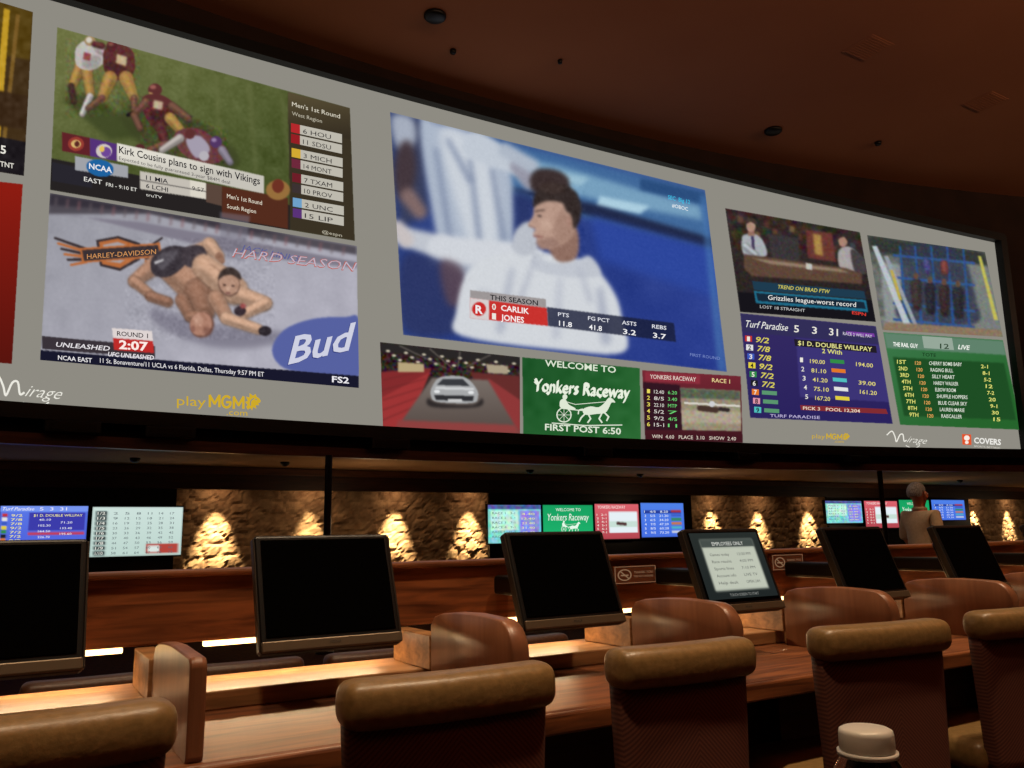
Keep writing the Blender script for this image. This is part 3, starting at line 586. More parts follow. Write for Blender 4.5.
# ================================================================== ROOM SHELL
def quad(name,v,m,kind='structure',**k): return mesh(name,v,[(0,1,2,3)],m,kind=kind,**k)
X0,X1,Y0r,YB=-6.0,25.0,-3.0,11.9; ZC=7.12; FL=-.06
quad('floor',[(X0,Y0r,0),(X1,Y0r,0),(X1,2.6,0),(X0,2.6,0)],CARPET)
mesh('floor',[(X0,2.6,0),(X1,2.6,0),(X1,2.6,FL),(X0,2.6,FL),(X1,YB,FL),(X0,YB,FL)],[(0,1,2,3),(3,2,4,5)],CARPET,kind='structure')
quad('ceiling',[(X0,Y0r,ZC),(X1,Y0r,ZC),(X1,YB,ZC),(X0,YB,ZC)],CEIL)
quad('wall_left',[(X0,Y0r,FL),(X0,YB,FL),(X0,YB,ZC),(X0,Y0r,ZC)],WALLM)
quad('wall_right',[(X1,Y0r,FL),(X1,YB,FL),(X1,YB,ZC),(X1,Y0r,ZC)],WALLM)
quad('wall_rear',[(X0,Y0r,0),(X1,Y0r,0),(X1,Y0r,ZC),(X0,Y0r,ZC)],WALLM)
ZL=2.1
curvebox('wall_bulkhead',X0,X1,ZL,ZC,.09,.3,BULK,kind='structure',n=100)
curvebox('trim_1',X0,X1,ZL-.05,ZL+.06,-.02,.09,TRIMM,kind='structure',n=100)
v=[];f=[]
for i in range(61):
    X=X0+(X1-X0)*i/60; v+=[(X,ys(X)+.3,ZL),(X,YB,ZL),(X,ys(X)+.3,ZL+.08),(X,YB,ZL+.08)]
for i in range(60):
    a=4*i; f+=[(a,a+4,a+5,a+1),(a+2,a+3,a+7,a+6),(a,a+2,a+6,a+4),(a+1,a+5,a+7,a+3)]
mesh('ceiling',v,f,LOWC,kind='structure')
rbox('trim_2',(X0,X1),(11.35,11.5),(1.80,ZL),WOOD_D,kind='structure')
rbox('trim_3',(X0,X1),(11.33,11.36),(2.0,ZL-.01),TRIMM,kind='structure',bev=.003)
sx_,sz_=.24,.15; seeds=[]
for i in range(int((X1-X0)/sx_)+2):
    for j in range(int(2.3/sz_)+2):
        seeds.append((X0+i*sx_+rng.uniform(-.09,.09)+(j%2)*.12,-.2+j*sz_+rng.uniform(-.05,.05),rng.uniform(0,.03)))
seeds=np.array(seeds)
gx=np.arange(X0,X1+.01,.04); gz=np.arange(FL,ZL+.03,.036); nx,nz=len(gx),len(gz)
GX,GZ=np.meshgrid(gx,gz); ht=np.zeros(GX.shape)
for i in range(nx):
    sel=seeds[np.abs(seeds[:,0]-gx[i])<.45]
    d=np.sqrt(((sel[None,:,0]-gx[i])/1.4)**2+(sel[None,:,1]-gz[:,None])**2); o=np.argsort(d,1)
    d1=np.take_along_axis(d,o[:,:1],1)[:,0]; d2=np.take_along_axis(d,o[:,1:2],1)[:,0]
    ht[:,i]=sel[o[:,0],2]*np.clip((d2-d1)/.06,0,1)+.010*np.clip((d2-d1)/.04,0,1)
ht+=rng.normal(0,.003,ht.shape)
V=np.stack([GX.ravel(),YB-ht.ravel(),GZ.ravel()],1); i=(np.arange(nz-1)[:,None]*nx+np.arange(nx-1)[None]).ravel()
me=bpy.data.meshes.new('wall_back'); me.from_pydata(V.tolist(),[],np.stack([i,i+1,i+nx+1,i+nx],1).tolist()); me.materials.append(STONE)
link(bpy.data.objects.new('wall_back',me),None,kind='structure')

def sl(x,y,z,e,size,blend,rx,col,soft=.02):
    l=bpy.data.lights.new('spot','SPOT'); l.energy=e; l.color=col; l.spot_size=rad(size); l.spot_blend=blend; l.shadow_soft_size=soft
    q=bpy.data.objects.new('spot',l); COL.objects.link(q); q.location=(x,y,z); q.rotation_euler=(rad(rx),0,0)
for k,px in enumerate((-60,60,220,315,400,475,718,765,815,868,980,1014)):
    p=onY(px,500,11.66)
    if p[0]>X1-.3: continue
    o=lathe('downlight',[(.0,0),(.045,0),(.05,.02),(.05,.1),(.0,.1)],METAL,None,16,(0,0,0),label='small black recessed spotlight washing the stone wall',cat='light',group='spotlights washing the stone wall')
    o.location=(p[0],11.6,ZL-.1)
    sl(p[0],11.6,ZL-.12,620 if px in (220,400) else (520 if px!=315 else 240),40,1,13,(1,.74,.42))
    sl(p[0],11.6,ZL-.12,6,150,1,25,(1,.60,.34),.08)  # extra wide fill added to lift the stone between the light pools

for px,py,r in ((435,15,.13),(773,130,.13),(453,50,.04),(878,142,.05),(560,60,.03)):
    p=onZ(px,py,ZC)
    o=lathe('ceiling_lamp' if r>.1 else 'smoke_detector',[(0,0),(r*.8,0),(r,.02),(r,.05),(0,.05)],METAL,None,24,
        label='round dark recessed fixture in the brown ceiling' if r>.1 else 'tiny round detector on the brown ceiling',cat='ceiling light' if r>.1 else 'detector')
    o.location=(p[0],p[1],ZC-.05)
for px,py in ((868,48),(985,102)):
    p=onZ(px,py,ZC); e=empty('ceiling_vent',(p[0],p[1],ZC-.012),'square slatted brown air vent in the ceiling','vent',group='ceiling vents')
    rbox('vent_frame',(-.22,.22),(-.22,.22),(0.006,.012),CEIL,e,bev=.002)
    for s in range(10): rbox('slat',(-.19,.19),(-.19+s*.04,-.165+s*.04),(0.002,.006),CEIL,e,bev=0)
for px,py in ((135,458),(285,462),(530,470),(640,474),(960,480)):
    p=onZ(px,py,ZL)
    o=lathe('security_dome',[(0,-.06),(.03,-.055),(.055,-.03),(.06,0),(0,0)],BLACK,None,16,label='small black security camera dome under the low ceiling',cat='security camera',group='camera domes')
    o.location=(p[0],p[1],ZL+.002)
for px,py in ((72,425),(168,432),(385,440),(590,452),(740,457),(850,461)):
    p=scr(px,py)[0]; X=p[0]
    e=empty('speaker_box',(X,ys(X)-.1,2.2),'small black speaker box mounted below the screen','speaker',group='boxes under the screen')
    rbox('housing',(-.24,.24),(-.1,.1),(-.04,.07),BLACK,e,bev=.01); rbox('grille',(-.2,.2),(-.108,-.098),(-.02,.05),METAL,e,bev=.002)
for px,py,yy in ((328,495,8.9),(881,487,8.3)):
    p=onY(px,py,yy)
    e=empty('support_pole',(p[0],yy,FL),'slim dark metal pole carrying the low ceiling','pole',group='support poles')
    lathe('shaft',[(0,0),(.04,0),(.04,ZL-FL-.05),(0,ZL-FL-.05)],METAL,e,16); lathe('base_plate',[(0,0),(.1,0),(.1,.02),(0,.02)],METAL,e,16)

# ================================================================== back wall TVs
def tv(px0,px1,pyt,pyb,kind,yy=11.25):
    pm=(pyt+pyb)/2; a=onY(px0,pm,yy); b=onY(px1,pm,yy); t=onY((px0+px1)/2,pyt,yy); bo=onY((px0+px1)/2,pyb,yy)
    w=b[0]-a[0]; h=t[2]-bo[2]
    e=empty('television',((a[0]+b[0])/2,yy,(t[2]+bo[2])/2),{'purple':'flat television showing a purple betting table','white':'flat television showing a white odds table','green':'flat television with a green racetrack welcome page','mix':'flat television showing green and purple race tables','red':'flat television with red banner and racing picture','blue':'flat television showing a blue odds table'}[kind],'television',group='televisions on the stone wall')
    rbox('casing',(-w/2-.007,w/2+.007),(.004,.07),(-h/2-.02,h/2+.02),BLACK,e,bev=.003)
    rbox('wall_mount',(-.15,.15),(.07,.14),(-.12,.12),METAL,e)
    m=lambda x,y,lay:np.stack([-w/2+np.asarray(x)/160*w,np.full(np.shape(x),-.004*lay*.5),h/2-np.asarray(y)/90*h],1)
    c=Canvas(0,0,160,90,1); Q=[(0,0),(160,0),(160,90),(0,90)]; p=Pic('display',m,e,Q,c,3)
    if kind=='purple':
        c.G(Q,(90,120,230),(80,100,220),(0,0),(0,90)); c.P([(0,0),(160,0),(160,14),(0,14)],(120,150,240)); c.P([(52,16),(156,16),(156,60),(52,60)],(60,60,170))
        p.T('Turf Paradise',4,11,60,11,8,(240,240,255),.0,.3); p.T('5  3  31',70,11,120,11,8,(240,240,255),.0); p.T('$1 D. DOUBLE WILLPAY',60,26,150,26,6,(250,240,140),.0)
        for k in range(7):
            c.P([(4,18+k*10),(14,18+k*10),(14,26+k*10),(4,26+k*10)],sad[k]); p.T(odds[k%6],20,26+k*10,40,26+k*10,6,(250,240,120),.0) if odds[k%6] else None; p.T('%d.%d0'%(40+k*31,k+1),70+(k%2)*40,36+k*7,92+(k%2)*40,36+k*7,5,(240,240,250),.0)
        c.P([(52,64),(156,64),(156,70),(52,70)],(200,60,80))
    elif kind=='white':
        c.G(Q,(206,226,220),(190,214,206),(0,0),(0,90))
        for k in range(9):
            c.P([(6,8+k*9),(26,8+k*9),(26,15+k*9),(6,15+k*9)],(60,70,70)); p.T('1/%d'%(k+2),9,14+k*9,22,14+k*9,5,(240,240,230),.0)
            for q in range(6): p.T(('%d'%(k*7+q*3+2)),36+q*20,14+k*9,44+q*20,14+k*9,4.4,(90,100,106),.0)
        c.P([(96,68),(154,68),(154,86),(96,86)],(180,70,60)); c.P([(100,72),(120,72),(120,84),(100,84)],(220,230,225))
    elif kind=='green':
        c.G(Q,(24,160,96),(30,180,110),(0,0),(0,90)); p.T('WELCOME TO',40,16,120,16,8,(230,250,235),.0); p.T('Yonkers Raceway',14,40,146,40,18,(236,250,240),.0,.2); p.T('FIRST POST 6:50',30,84,130,84,9,(230,250,235),.01); horse(p,84,60,1.0,(230,250,235))
    elif kind=='mix':
        c.G(Q,(140,220,200),(120,200,230),(0,0),(160,90)); c.P([(0,0),(160,0),(160,10),(0,10)],(80,90,160)); c.P([(8,14),(90,14),(90,60),(8,60)],(190,240,224)); c.P([(95,14),(155,14),(155,84),(95,84)],(140,140,230)); c.NZ(Q,18,6,True)
        for k in range(6): p.T('RACE %d   %d-1'%(k+1,k*2+3),12,22+k*11,80,22+k*11,5,(80,110,120),.0); p.T('%d.40'%(k*9+4),100,24+k*11,140,24+k*11,5,(240,240,140),.0)
    elif kind=='red':
        c.G(Q,(220,100,110),(180,70,80),(0,0),(0,90)); c.P([(50,20),(154,20),(154,74),(50,74)],(230,240,246)); c.P([(50,44),(154,44),(154,60),(50,60)],(200,224,214)); c.C(80,50,4,110,52,4,(80,50,50),1)
        p.T('YONKERS RACEWAY',10,12,110,12,8,(250,230,226),.0)
        for k in range(6): p.T('%d  %d-1'%(k+1,k+2),6,30+k*9,40,30+k*9,5,(250,240,230),.0)
    else:
        c.G(Q,(80,130,235),(70,110,225),(0,0),(0,90)); c.P([(10,20),(150,20),(150,28),(10,28)],(40,60,150))
        for k in range(6):
            p.T('%d   %d/5   %d.20'%(k+1,k+4,k*13+8),12,26+k*11,100,26+k*11,6,(230,240,255),.0); c.P([(112,18+k*11),(150,18+k*11),(150,25+k*11),(112,25+k*11)],sad[(k*2)%9],0,.8)
for a in ((-96,-5,505,560,'blue'),(-1,87,506,543,'purple'),(91,182,507,556,'white'),(488,541,505,543,'mix'),(543,593,505,540,'green'),(595,639,504,539,'red'),(641,684,503,537,'blue'),(826,862,501,523,'mix'),(865,898,501,528,'red'),(900,930,500,528,'green'),(932,965,500,520,'blue')):
    tv(*a)
def backing(px0,px1):
    a=onY(px0,520,11.5)[0]; b=onY(px1,520,11.5)[0]
    rbox('tv_backing_panel',(a,b),(11.39,11.44),(FL,1.86),BLACK,None,label='black wall panel standing behind the row of televisions',cat='panel',group='television backing panels')
backing(-110,174); backing(486,688); backing(824,966)

# ================================================================== NEAR DESK ROW
LX,RX=-3.2,9.5
DZ=.74
desk=empty('desk',(3,2.1,0),'long red-brown wooden betting counter with a raised shelf','desk')
def dp(o): o.data.transform(Matrix.Translation((-3,-2.1,0)))
dp(rbox('worktop',(LX,RX),(1.70,2.5),(DZ-.04,DZ),WOOD,desk,bev=.012,seg=3))
dp(rbox('front_edge',(LX,RX),(1.685,1.705),(DZ-.05,DZ-.002),WOOD,desk,bev=.006))
dp(rbox('shelf',(LX,RX),(2.20,2.46),(DZ+.0,DZ+.045),WOOD_L,desk,bev=.004))
dp(rbox('modesty_panel',(LX,RX),(2.3,2.34),(0,DZ-.04),WOOD_D,desk))
DIV=[-1.85,-1.12,-.39,.34,1.06,1.77,2.48,3.19,3.9,4.62,5.35,6.1,6.85,7.6]
for x in DIV[::2]:
    dp(rbox('support_leg',(x-.03,x+.03),(2.2,2.48),(0,DZ-.04),WOOD_D,desk))
BT,BB=1.07,.88
bar=empty('privacy_rail',(3,2.45,BB),'thick horizontal red-brown wooden rail above the counter','rail')
def bp_(o): o.data.transform(Matrix.Translation((-3,-2.45,-BB)))
bp_(rbox('rail_board',(LX,RX),(2.42,2.52),(BB,BT-.015),WOOD,bar,bev=.006)); bp_(rbox('rail_cap',(LX,RX),(2.405,2.535),(BT-.018,BT),WOOD,bar,bev=.006))
for x in DIV:
    e=empty('divider',(x,2.1,DZ),'smooth brown side divider with rounded top on the counter','divider',group='dividers between the seats')
    rbox('rear_post',(-.024,.024),(.06,.31),(.046,BB-DZ-.001),WOOD_L,e,bev=.003)
    near=x<.5
    y0,y1,z0,z1=-.385,.055,.001,(.19 if near else .21); v=[];f=[]; pr=[]
    rr=.02 if near else .075
    pr+= [(y1,z0),(y0+.005,z0),(y0,z0+.01),(y0,z1-rr)]
    for k in range(1,9):
        a=math.pi-k/9*math.pi/2; pr.append((y0+rr+rr*math.cos(a),z1-rr+rr*math.sin(a)))
    pr+=[(y0+.12,z1+.002),(y0+.2,z1+.004),(y0+.3,z1),(y1-.06,z1-.008),(y1-.02,z1-.018),(y1,z1-.04)]
    m=len(pr); cy=(y0+y1)/2; cz=(z0+z1)/2; th=.016 if near else .024
    for xx,sc in ((-th,.955),(-th*.8,.985),(-th*.4,1.0),(th*.4,1.0),(th*.8,.985),(th,.955)):
        for (yy,zz) in pr: v.append((xx,cy+(yy-cy)*(.5+.5*sc),cz+(zz-cz)*sc if zz>z0+.01 else zz))
    for s in range(5):
        for i in range(m): f.append((s*m+i,s*m+(i+1)%m,(s+1)*m+(i+1)%m,(s+1)*m+i))
    f+=[tuple(range(m)),tuple(range(5*m,6*m))]
    mesh('side_panel',v,f,PANELW,e,not near)
for a,b in zip(DIV[:-1],DIV[1:]):
    bp_(rbox('light_strip',(a+.15,b-.05),(2.422,2.445),(BB-.014,BB),WARM,bar,bev=.003))
    l=bpy.data.lights.new('strip','AREA'); l.shape='RECTANGLE'; l.size=b-a-.15; l.size_y=.02; l.energy=1.7; l.color=(1,.72,.42)
    q=bpy.data.objects.new('strip',l); COL.objects.link(q); q.location=((a+b)/2,2.41,BB-.02); q.rotation_euler=(rad(-10),0,0)

PLAQ=mat('plaque_brown',(104,58,36),.5)
for px,py,px1,py1,yy in ((614,565,656,584,2.403),(772,554,803,570,2.403)):
    a=onY(px,(py+py1)/2,yy); b=onY(px1,(py+py1)/2,yy); w=b[0]-a[0]; h=.062; zc=a[2]*.5+b[2]*.5
    e=empty('no_smoking_sign',((a[0]+b[0])/2,yy,zc),'small brown plaque with a no smoking symbol on the rail','sign',group='no smoking plaques')
    rbox('plaque',(-w/2,w/2),(-.001,.014),(-h/2,h/2),PLAQ,e,bev=.001)
    m=lambda x,y,lay,w=w,h=h:np.stack([-w/2+np.asarray(x)/100*w,np.full(np.shape(x),-.001-.0004*lay),h/2-np.asarray(y)/50*h],1)
    p=Pic('sign_lettering',m,e); c=(128,98,72)
    p.stroke([(2,2),(98,2),(98,48),(2,48)],1.5,c,False,1,True); p.stroke([(24+15*math.cos(t),25+15*math.sin(t)) for t in np.linspace(0,6.28,21)[:-1]],3,c,False,1,True); p.stroke([(14,14),(34,36)],3,c,False); p.poly([(15,24),(33,24),(33,28),(15,28)],c)
    p.T('THANK YOU',46,22,92,22,7,c,.0); p.T('FOR NOT SMOKING',46,33,92,33,6,c,.0)

# ---- monitors
MW,MH=.352,.288
def monitor_parts(e,on=False):
    xf=Matrix.Translation((0,-.06,.15))@Matrix.Rotation(rad(-21),4,'X')
    w=MW/2
    rbox('casing',(-w,w),(0,.035),(0,MH),BLACK,e,bev=.008,seg=3,xf=xf)
    rbox('rear_housing',(-w*.75,w*.75),(.03,.075),(.04,MH-.05),BLACK,e,bev=.02,seg=3,xf=xf)
    rbox('display_glass',(-w+.014,w-.014),(-.003,.002),(.036,MH-.014),GLOSS,e,bev=.001,xf=xf)
    rbox('lower_bezel',(-w+.002,w-.002),(-.006,.004),(.001,.026),BEZEL,e,bev=.003,xf=xf)
    rbox('side_trim',(w-.002,w+.003),(.004,.028),(.006,MH-.006),SILVER,e,bev=.002,xf=xf)
    rbox('side_trim',(-w-.003,-w+.002),(.004,.028),(.006,MH-.006),SILVER,e,bev=.002,xf=xf)
    rbox('mounting_arm',(-.04,.04),(.09,.352),(.22,.28),METAL,e,bev=.01)
    m=lambda x,y,lay:np.array([tuple(xf@Vector((-w+.018+a/100*(MW-.036),-.0035-.0004*lay,MH-.018-b/75*(MH-.062)))) for a,b in zip(np.atleast_1d(x),np.atleast_1d(y))])
    if on:
        c=Canvas(0,0,100,75,2,(40,44,42)); Q=[(0,0),(100,0),(100,75),(0,75)]
        c.G(Q,(40,46,44),(32,38,38),(0,0),(0,75)); c.P([(12,8),(90,8),(90,66),(12,66)],(190,196,180),1); c.P([(12,8),(90,8),(90,17),(12,17)],(70,78,74),.5)
        p=Pic('display_picture',m,e,Q,c,1.5,label='lit pale page with dark rows of text')
        p.T('EMPLOYEES ONLY',28,15,74,15,4.2,(220,222,214),.0)
        for k in range(5):
            p.T(('Games today','Race results','Sports lines','Account info','Help desk')[k],20,27+k*8,48,27+k*8,3.2,(80,84,80),.0); p.T(('12:30 PM','4:05 PM','7:10 PM','LIVE TV','OPEN 24H')[k],60,27+k*8,80,27+k*8,3.2,(90,94,90),.0)
        p.T('TOUCH SCREEN TO START',30,72.5,72,72.5,3,(140,144,140),.0)
    def mb(x,y,lay): return np.array([tuple(xf@Vector((a,-.0065-.0004*lay,b))) for a,b in zip(np.atleast_1d(x),np.atleast_1d(y))])
    p=Pic('maker_mark',mb,e); p.T('MIRAGE',-.014,.011,.014,.011,.006,(50,40,30),.0,0,(0,1))
for k,x in enumerate((-.74,-.01,.705,1.42,2.105,2.80,3.50,4.22,4.94,5.68)):
    on=(k==4)
    e=empty('monitor',(x,2.05,DZ),'tilted flat touch monitor showing a pale text page' if on else 'tilted black touch monitor, switched off, fixed to the rail','monitor',group='monitors on the counter')
    monitor_parts(e,on)

# ================================================================== CHAIRS
def rollchair(e,W=.50,top=.89,leather=LEATHER):
    H=top-.046
    n=40; sgm=28; v=[];f=[]
    for i in range(n+1):
        t=-math.cos(math.pi*i/n); x=t*W/2
        k=max(0,1-abs(t)**22)**.5; k=max(.06,k)
        yc=.02*t*t
        for j in range(sgm):
            a=2*math.pi*j/sgm; ca,sa=math.cos(a),math.sin(a)
            cx=math.copysign(abs(ca)**.66,ca); sz=math.copysign(abs(sa)**.66,sa)
            v.append((x,yc-.008+.050*k*cx,H+.045*k*sz))
    for i in range(n):
        for j in range(sgm): f.append((i*sgm+j,i*sgm+(j+1)%sgm,(i+1)*sgm+(j+1)%sgm,(i+1)*sgm+j))
    f+=[tuple(range(sgm)),tuple(range(n*sgm,(n+1)*sgm))]
    mesh('headrest_roll',v,f,leather,e,True)
    v=[];f=[]; nz=8; z0=.40; z1=H-.02
    for side in (0,1):
        for j in range(nz+1):
            q=j/nz; hw=(W/2-.014)*(.90+.10*q)
            for i in range(n+1):
                t=i/n*2-1; v.append((t*hw,.02*t*t+(-.036 if side==0 else .042)*(1-.5*abs(t)**12),z0+(z1-z0)*q))
    st=(nz+1)*(n+1)
    for sd in (0,1):
        for j in range(nz):
            for i in range(n):
                a=sd*st+j*(n+1)+i; f.append((a,a+1,a+n+2,a+n+1))
    for j in range(nz):
        for i in (0,n): a=j*(n+1)+i; f.append((a,a+n+1,a+n+1+st,a+st))
    for i in range(n):
        for j in (0,nz): a=j*(n+1)+i; f.append((a,a+1,a+1+st,a+st))
    mesh('backrest',v,f,WEAVE,e,True)
    rbox('seat',(-W/2+.01,W/2-.01),(.03,.46),(.40,.50),leather,e,bev=.04,seg=4,smooth=True)
    lathe('pedestal',[(0,.03),(.035,.03),(.035,.40),(.0,.40)],METAL,e,16,(0,.25,0)); lathe('base',[(0,0),(.24,0),(.24,.015),(.05,.04),(0,.04)],METAL,e,28,(0,.25,0))
LBL='chair with rolled golden-brown leather top and dark woven back'
for k,(x,y,r,w,tp) in enumerate(((-.75,1.5,2,.5,.89),(.02,1.5,2,.5,.90),(.77,1.5,-2,.45,.895),(1.37,1.5,-3,.40,.90),(2.10,1.5,-8,.475,.895),(2.84,1.5,-6,.5,.893),(3.65,1.5,-3,.5,.89),(4.4,1.5,0,.5,.89))):
    e=empty('armchair',(x,y,0),LBL,'chair',group='leather chairs along the counter',rz=rad(r)); rollchair(e,w,tp)
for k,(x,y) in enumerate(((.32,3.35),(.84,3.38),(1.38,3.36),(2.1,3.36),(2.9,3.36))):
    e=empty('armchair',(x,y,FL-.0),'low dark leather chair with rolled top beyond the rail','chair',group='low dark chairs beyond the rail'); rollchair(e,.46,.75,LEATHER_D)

# ================================================================== viewer's table and bottle
tb=empty('table',(.5,.3,0),'dark wooden table with a water bottle on it','table')
rbox('tabletop',(-.9,.9),(-.2,.22),(.76,.80),WOOD_D,tb,bev=.01)
for sx in (-.8,.8):
    for sy in (-.15,.17): rbox('leg',(sx-.025,sx+.025),(sy-.025,sy+.025),(0,.76),WOOD_D,tb)
p=ray(865,724)[0]; t=.57; bx,by,bz=(C0+p*t)
bo=empty('water_bottle',(bx,by,.80),'clear plastic water bottle with a pale screw cap','bottle')
PLA=mat('clear_plastic',(244,244,240),.05); PLA.node_tree.nodes['Principled BSDF'].inputs['Transmission Weight'].default_value=1.0; PLA.node_tree.nodes['Principled BSDF'].inputs['IOR'].default_value=1.12
hb=bz-.80
lathe('bottle_body',[(0,0),(.028,0),(.032,.006),(.032,hb*.5),(.030,hb*.55),(.032,hb*.6),(.031,hb-.056),(.027,hb-.036),(.0185,hb-.022),(.0165,hb-.012),(0,hb-.012)],PLA,bo,32)
CAP=mat('cap_white',(222,214,202),.4); CAP.node_tree.nodes['Principled BSDF'].inputs['Transmission Weight'].default_value=.4
lathe('neck_ring',[(.0165,0),(.0198,0),(.0198,.003),(.0165,.003)],CAP,bo,32,(0,0,hb-.020))
v=[];f=[];sg=120
for r,z in ((.0176,0),(.0181,.001),(.0179,.0105),(.0172,.0130),(.0150,.0142),(.0,.0142)):
    for i in range(sg):
        a=2*math.pi*i/sg; rr=r-(.0003 if (i%2 and .0005<z<.012) else 0); v.append((rr*math.cos(a),rr*math.sin(a),hb-.0165+z))
for j in range(5):
    for i in range(sg): f.append((j*sg+i,j*sg+(i+1)%sg,(j+1)*sg+(i+1)%sg,(j+1)*sg+i))
f.append(tuple(range(sg))); mesh('bottle_cap',v,f,CAP,bo,True)

# ================================================================== PERSON
SKIN=noisemat('skin',(196,118,86),(208,132,98),(1,1,1),30,.55,0); SHIRT=noisemat('shirt_fabric',(190,160,126),(202,174,140),(1,1,1),40,.9,.1); PANTS=noisemat('trousers_fabric',(40,36,36),(50,45,44),(1,1,1),40,.9,.1); HAIR=noisemat('grey_hair',(104,98,92),(190,184,178),(6,6,2),30,.8,.5)
pe=empty('person',(8.38,5.4,FL),'standing older person with short grey hair in a light tan shirt','person',rz=rad(-98))
def skin(name,V,E,R,mats,parent,root=0):
    me=bpy.data.meshes.new(name); me.from_pydata(V,E,[]); o=bpy.data.objects.new(name,me); link(o,parent)
    for m in mats: me.materials.append(m)
    md=o.modifiers.new('Skin','SKIN'); md.use_smooth_shade=True
    sv=me.skin_vertices[0].data if me.skin_vertices else None
    if sv is None:
        return o
    for i,r in enumerate(R): sv[i].radius=(r if isinstance(r,tuple) else (r,r)); sv[i].use_root=(i==root)
    sb=o.modifiers.new('Subd','SUBSURF'); sb.levels=2; sb.render_levels=2
    return o
V=[(0,0,.88),(0,0,1.02),(0,.005,1.18),(0,0,1.30),(0,-.005,1.385),(0,.0,1.44)]
E=[(0,1),(1,2),(2,3),(3,4),(4,5)]; R=[(.15,.11),(.14,.105),(.155,.11),(.15,.10),(.07,.065),(.055,.055)]
V+=[(0,.01,1.50),(0,.015,1.56),(0,.01,1.615)]; E+=[(5,6),(6,7),(7,8)]; R+=[(.072,.085),(.08,.1),(.06,.075)]
for s in (-1,1):
    b=len(V); V+=[(s*.17,0,1.33),(s*.215,-.01,1.12),(s*.19,.12,.93),(s*.175,.19,.90)]; E+=[(3,b),(b,b+1),(b+1,b+2),(b+2,b+3)]; R+=[.062,.045,.032,(.034,.02)]
    for k,(dx,ln) in enumerate(((-.028,.06),(-.010,.072),(.010,.068),(.027,.052))):
        c=len(V); V+=[(s*.175+dx,.235,.895),(s*.175+dx*1.1,.235+ln*.6,.875),(s*.175+dx*1.1,.235+ln*.7,.845)]; E+=[(b+3,c),(c,c+1),(c+1,c+2)]; R+=[.009,.0085,.007]
    c=len(V); V+=[(s*.135,.20,.90),(s*.125,.235,.88)]; E+=[(b+3,c),(c,c+1)]; R+=[.011,.009]
    b=len(V); V+=[(s*.095,0,.80),(s*.10,.01,.46),(s*.10,-.01,.09),(s*.10,.07,.045),(s*.105,.15,.035)]; E+=[(0,b),(b,b+1),(b+1,b+2),(b+2,b+3),(b+3,b+4)]; R+=[.088,.058,.04,.038,.03]
body=skin('body',V,E,R,[SKIN],pe)
V=[(0,0,.90),(0,0,1.05),(0,.005,1.18),(0,0,1.30),(0,-.003,1.37)]; E=[(0,1),(1,2),(2,3),(3,4)]; R=[(.175,.135),(.168,.135),(.178,.135),(.165,.12),(.085,.08)]
for s in (-1,1):
    b=len(V); V+=[(s*.175,0,1.335),(s*.218,-.01,1.13),(s*.22,.01,1.08)]; E+=[(3,b),(b,b+1),(b+1,b+2)]; R+=[.078,.062,.06]
skin('shirt',V,E,R,[SHIRT],pe)
V=[(0,0,.93)]; E=[]; R=[(.165,.13)]
for s in (-1,1):
    b=len(V); V+=[(s*.095,0,.80),(s*.10,.01,.46),(s*.10,-.01,.08)]; E+=[(0,b),(b,b+1),(b+1,b+2)]; R+=[.10,.075,.065]
skin('trousers',V,E,R,[PANTS],pe)
def ball(name,c,r,m,parent,cut=None,amp=0):
    bm=bmesh.new(); bmesh.ops.create_icosphere(bm,subdivisions=4 if amp else 3,radius=1)
    for q in bm.verts:
        k=1+random.uniform(-amp,amp); q.co=Vector((c[0]+q.co.x*r[0]*k,c[1]+q.co.y*r[1]*k,c[2]+q.co.z*r[2]*k))
    if cut: bmesh.ops.delete(bm,geom=[q for q in bm.verts if cut(q.co)],context='VERTS')
    return fin(name,bm,m,parent,True)
ball('hair',(0,-.018,1.58),(.092,.108,.112),HAIR,pe,lambda c:(c.y>.035 and c.z<1.66) or c.z<1.525 or (c.y>-.03 and c.z<1.585),.03)
ball('collar',(0,-.002,1.405),(.078,.078,.03),SHIRT,pe)
EYE=mat('eye_white',(220,215,210),.3)
for s in (-1,1):
    ball('ear',(s*.092,.005,1.55),(.016,.024,.036),SKIN,pe); ball('eye',(s*.03,.104,1.565),(.012,.01,.009),EYE,pe)
ball('nose',(0,.122,1.545),(.015,.024,.026),SKIN,pe); ball('mouth',(0,.1,1.508),(.024,.008,.007),mat('lip',(140,80,70),.5),pe)
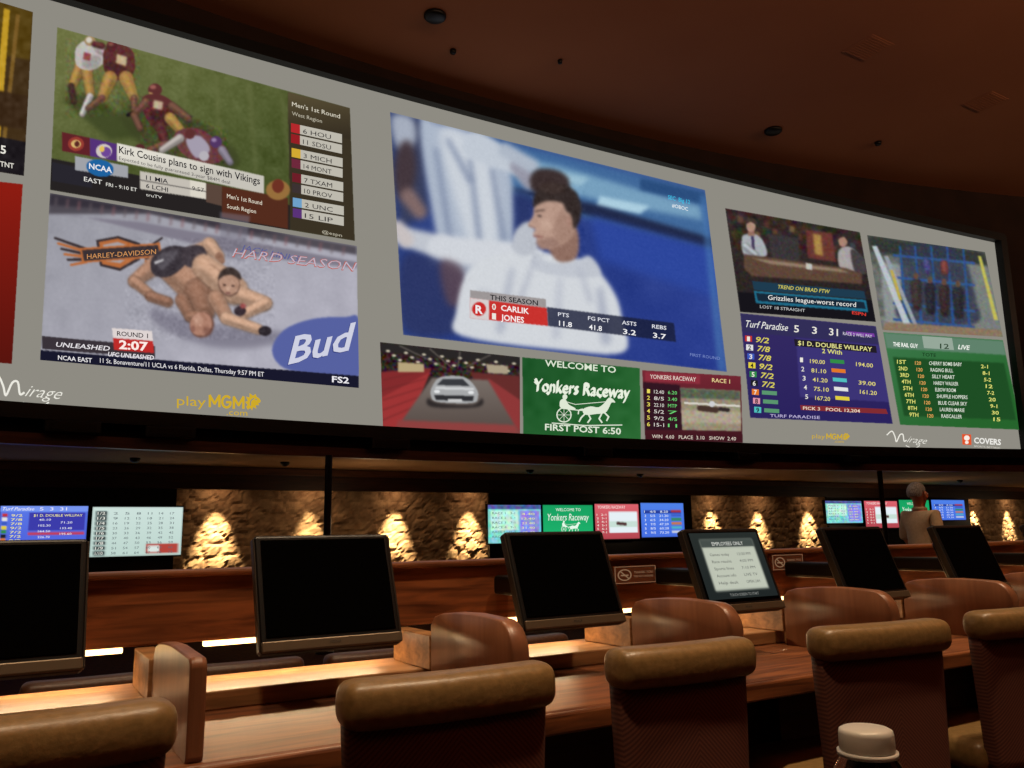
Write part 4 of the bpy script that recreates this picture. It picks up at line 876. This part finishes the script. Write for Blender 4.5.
for s in (-1,1): rbox('shoe',(s*.10-.045,s*.10+.045),(-.07,.19),(0,.09),BLACK,pe,bev=.03,seg=3,smooth=True)

build_pics()

# ================================================================== LIGHTS
w=bpy.data.worlds.new('world'); scene.world=w; w.use_nodes=True
w.node_tree.nodes['Background'].inputs[0].default_value=(.30,.15,.08,1); w.node_tree.nodes['Background'].inputs[1].default_value=.12
def spot(x,y,e,size=70,z=ZC-.1,tx=0,ty=0,soft=.15,col=(1,.75,.48)):
    l=bpy.data.lights.new('ceiling_spot','SPOT'); l.energy=e; l.color=col; l.spot_size=rad(size); l.spot_blend=.8; l.shadow_soft_size=soft
    o=bpy.data.objects.new('ceiling_spot',l); COL.objects.link(o); o.location=(x,y,z); o.rotation_euler=(rad(ty),rad(tx),0)
for x in (-.5,2.5,5.5): spot(x,.4,900)
for x in (1.5,5): spot(x,4.5,300)
spot(7.4,3.4,1000,50)  # added spot with no fixture, brightens the standing person
def point(x,y,z,e,col=(1,.6,.34),r=.1):
    l=bpy.data.lights.new('added_fill','POINT'); l.energy=e; l.color=col; l.shadow_soft_size=r
    o=bpy.data.objects.new('added_fill',l); COL.objects.link(o); o.location=(x,y,z)
for x in (-3,2,7,12,17,22):  # uplights added on the unseen rear wall to brighten the brown ceiling
    e=empty('added_uplight',(x,Y0r+.12,5.2),'added brown metal uplight, out of view, brightening the ceiling','lamp',group='added uplights on the rear wall')
    rbox('back_plate',(-.08,.08),(-.12,-.09),(-.15,.15),METAL,e); lathe('shade',[(.05,-.12),(.14,.1),(.13,.1),(.04,-.12)],METAL,e,20)
    l=bpy.data.lights.new('added_fill','SPOT'); l.energy=520; l.color=(1,.66,.42); l.spot_size=rad(150); l.spot_blend=.6; l.shadow_soft_size=.1
    o=bpy.data.objects.new('added_fill',l); COL.objects.link(o); o.location=(x,Y0r+.35,5.4); o.rotation_euler=(rad(145),0,0)
for x in (-2,4,10,16,22): point(x,10.2,1.4,7,(1,.68,.40),.12)  # added fill points without fixtures, lifting the stone wall and low ceiling
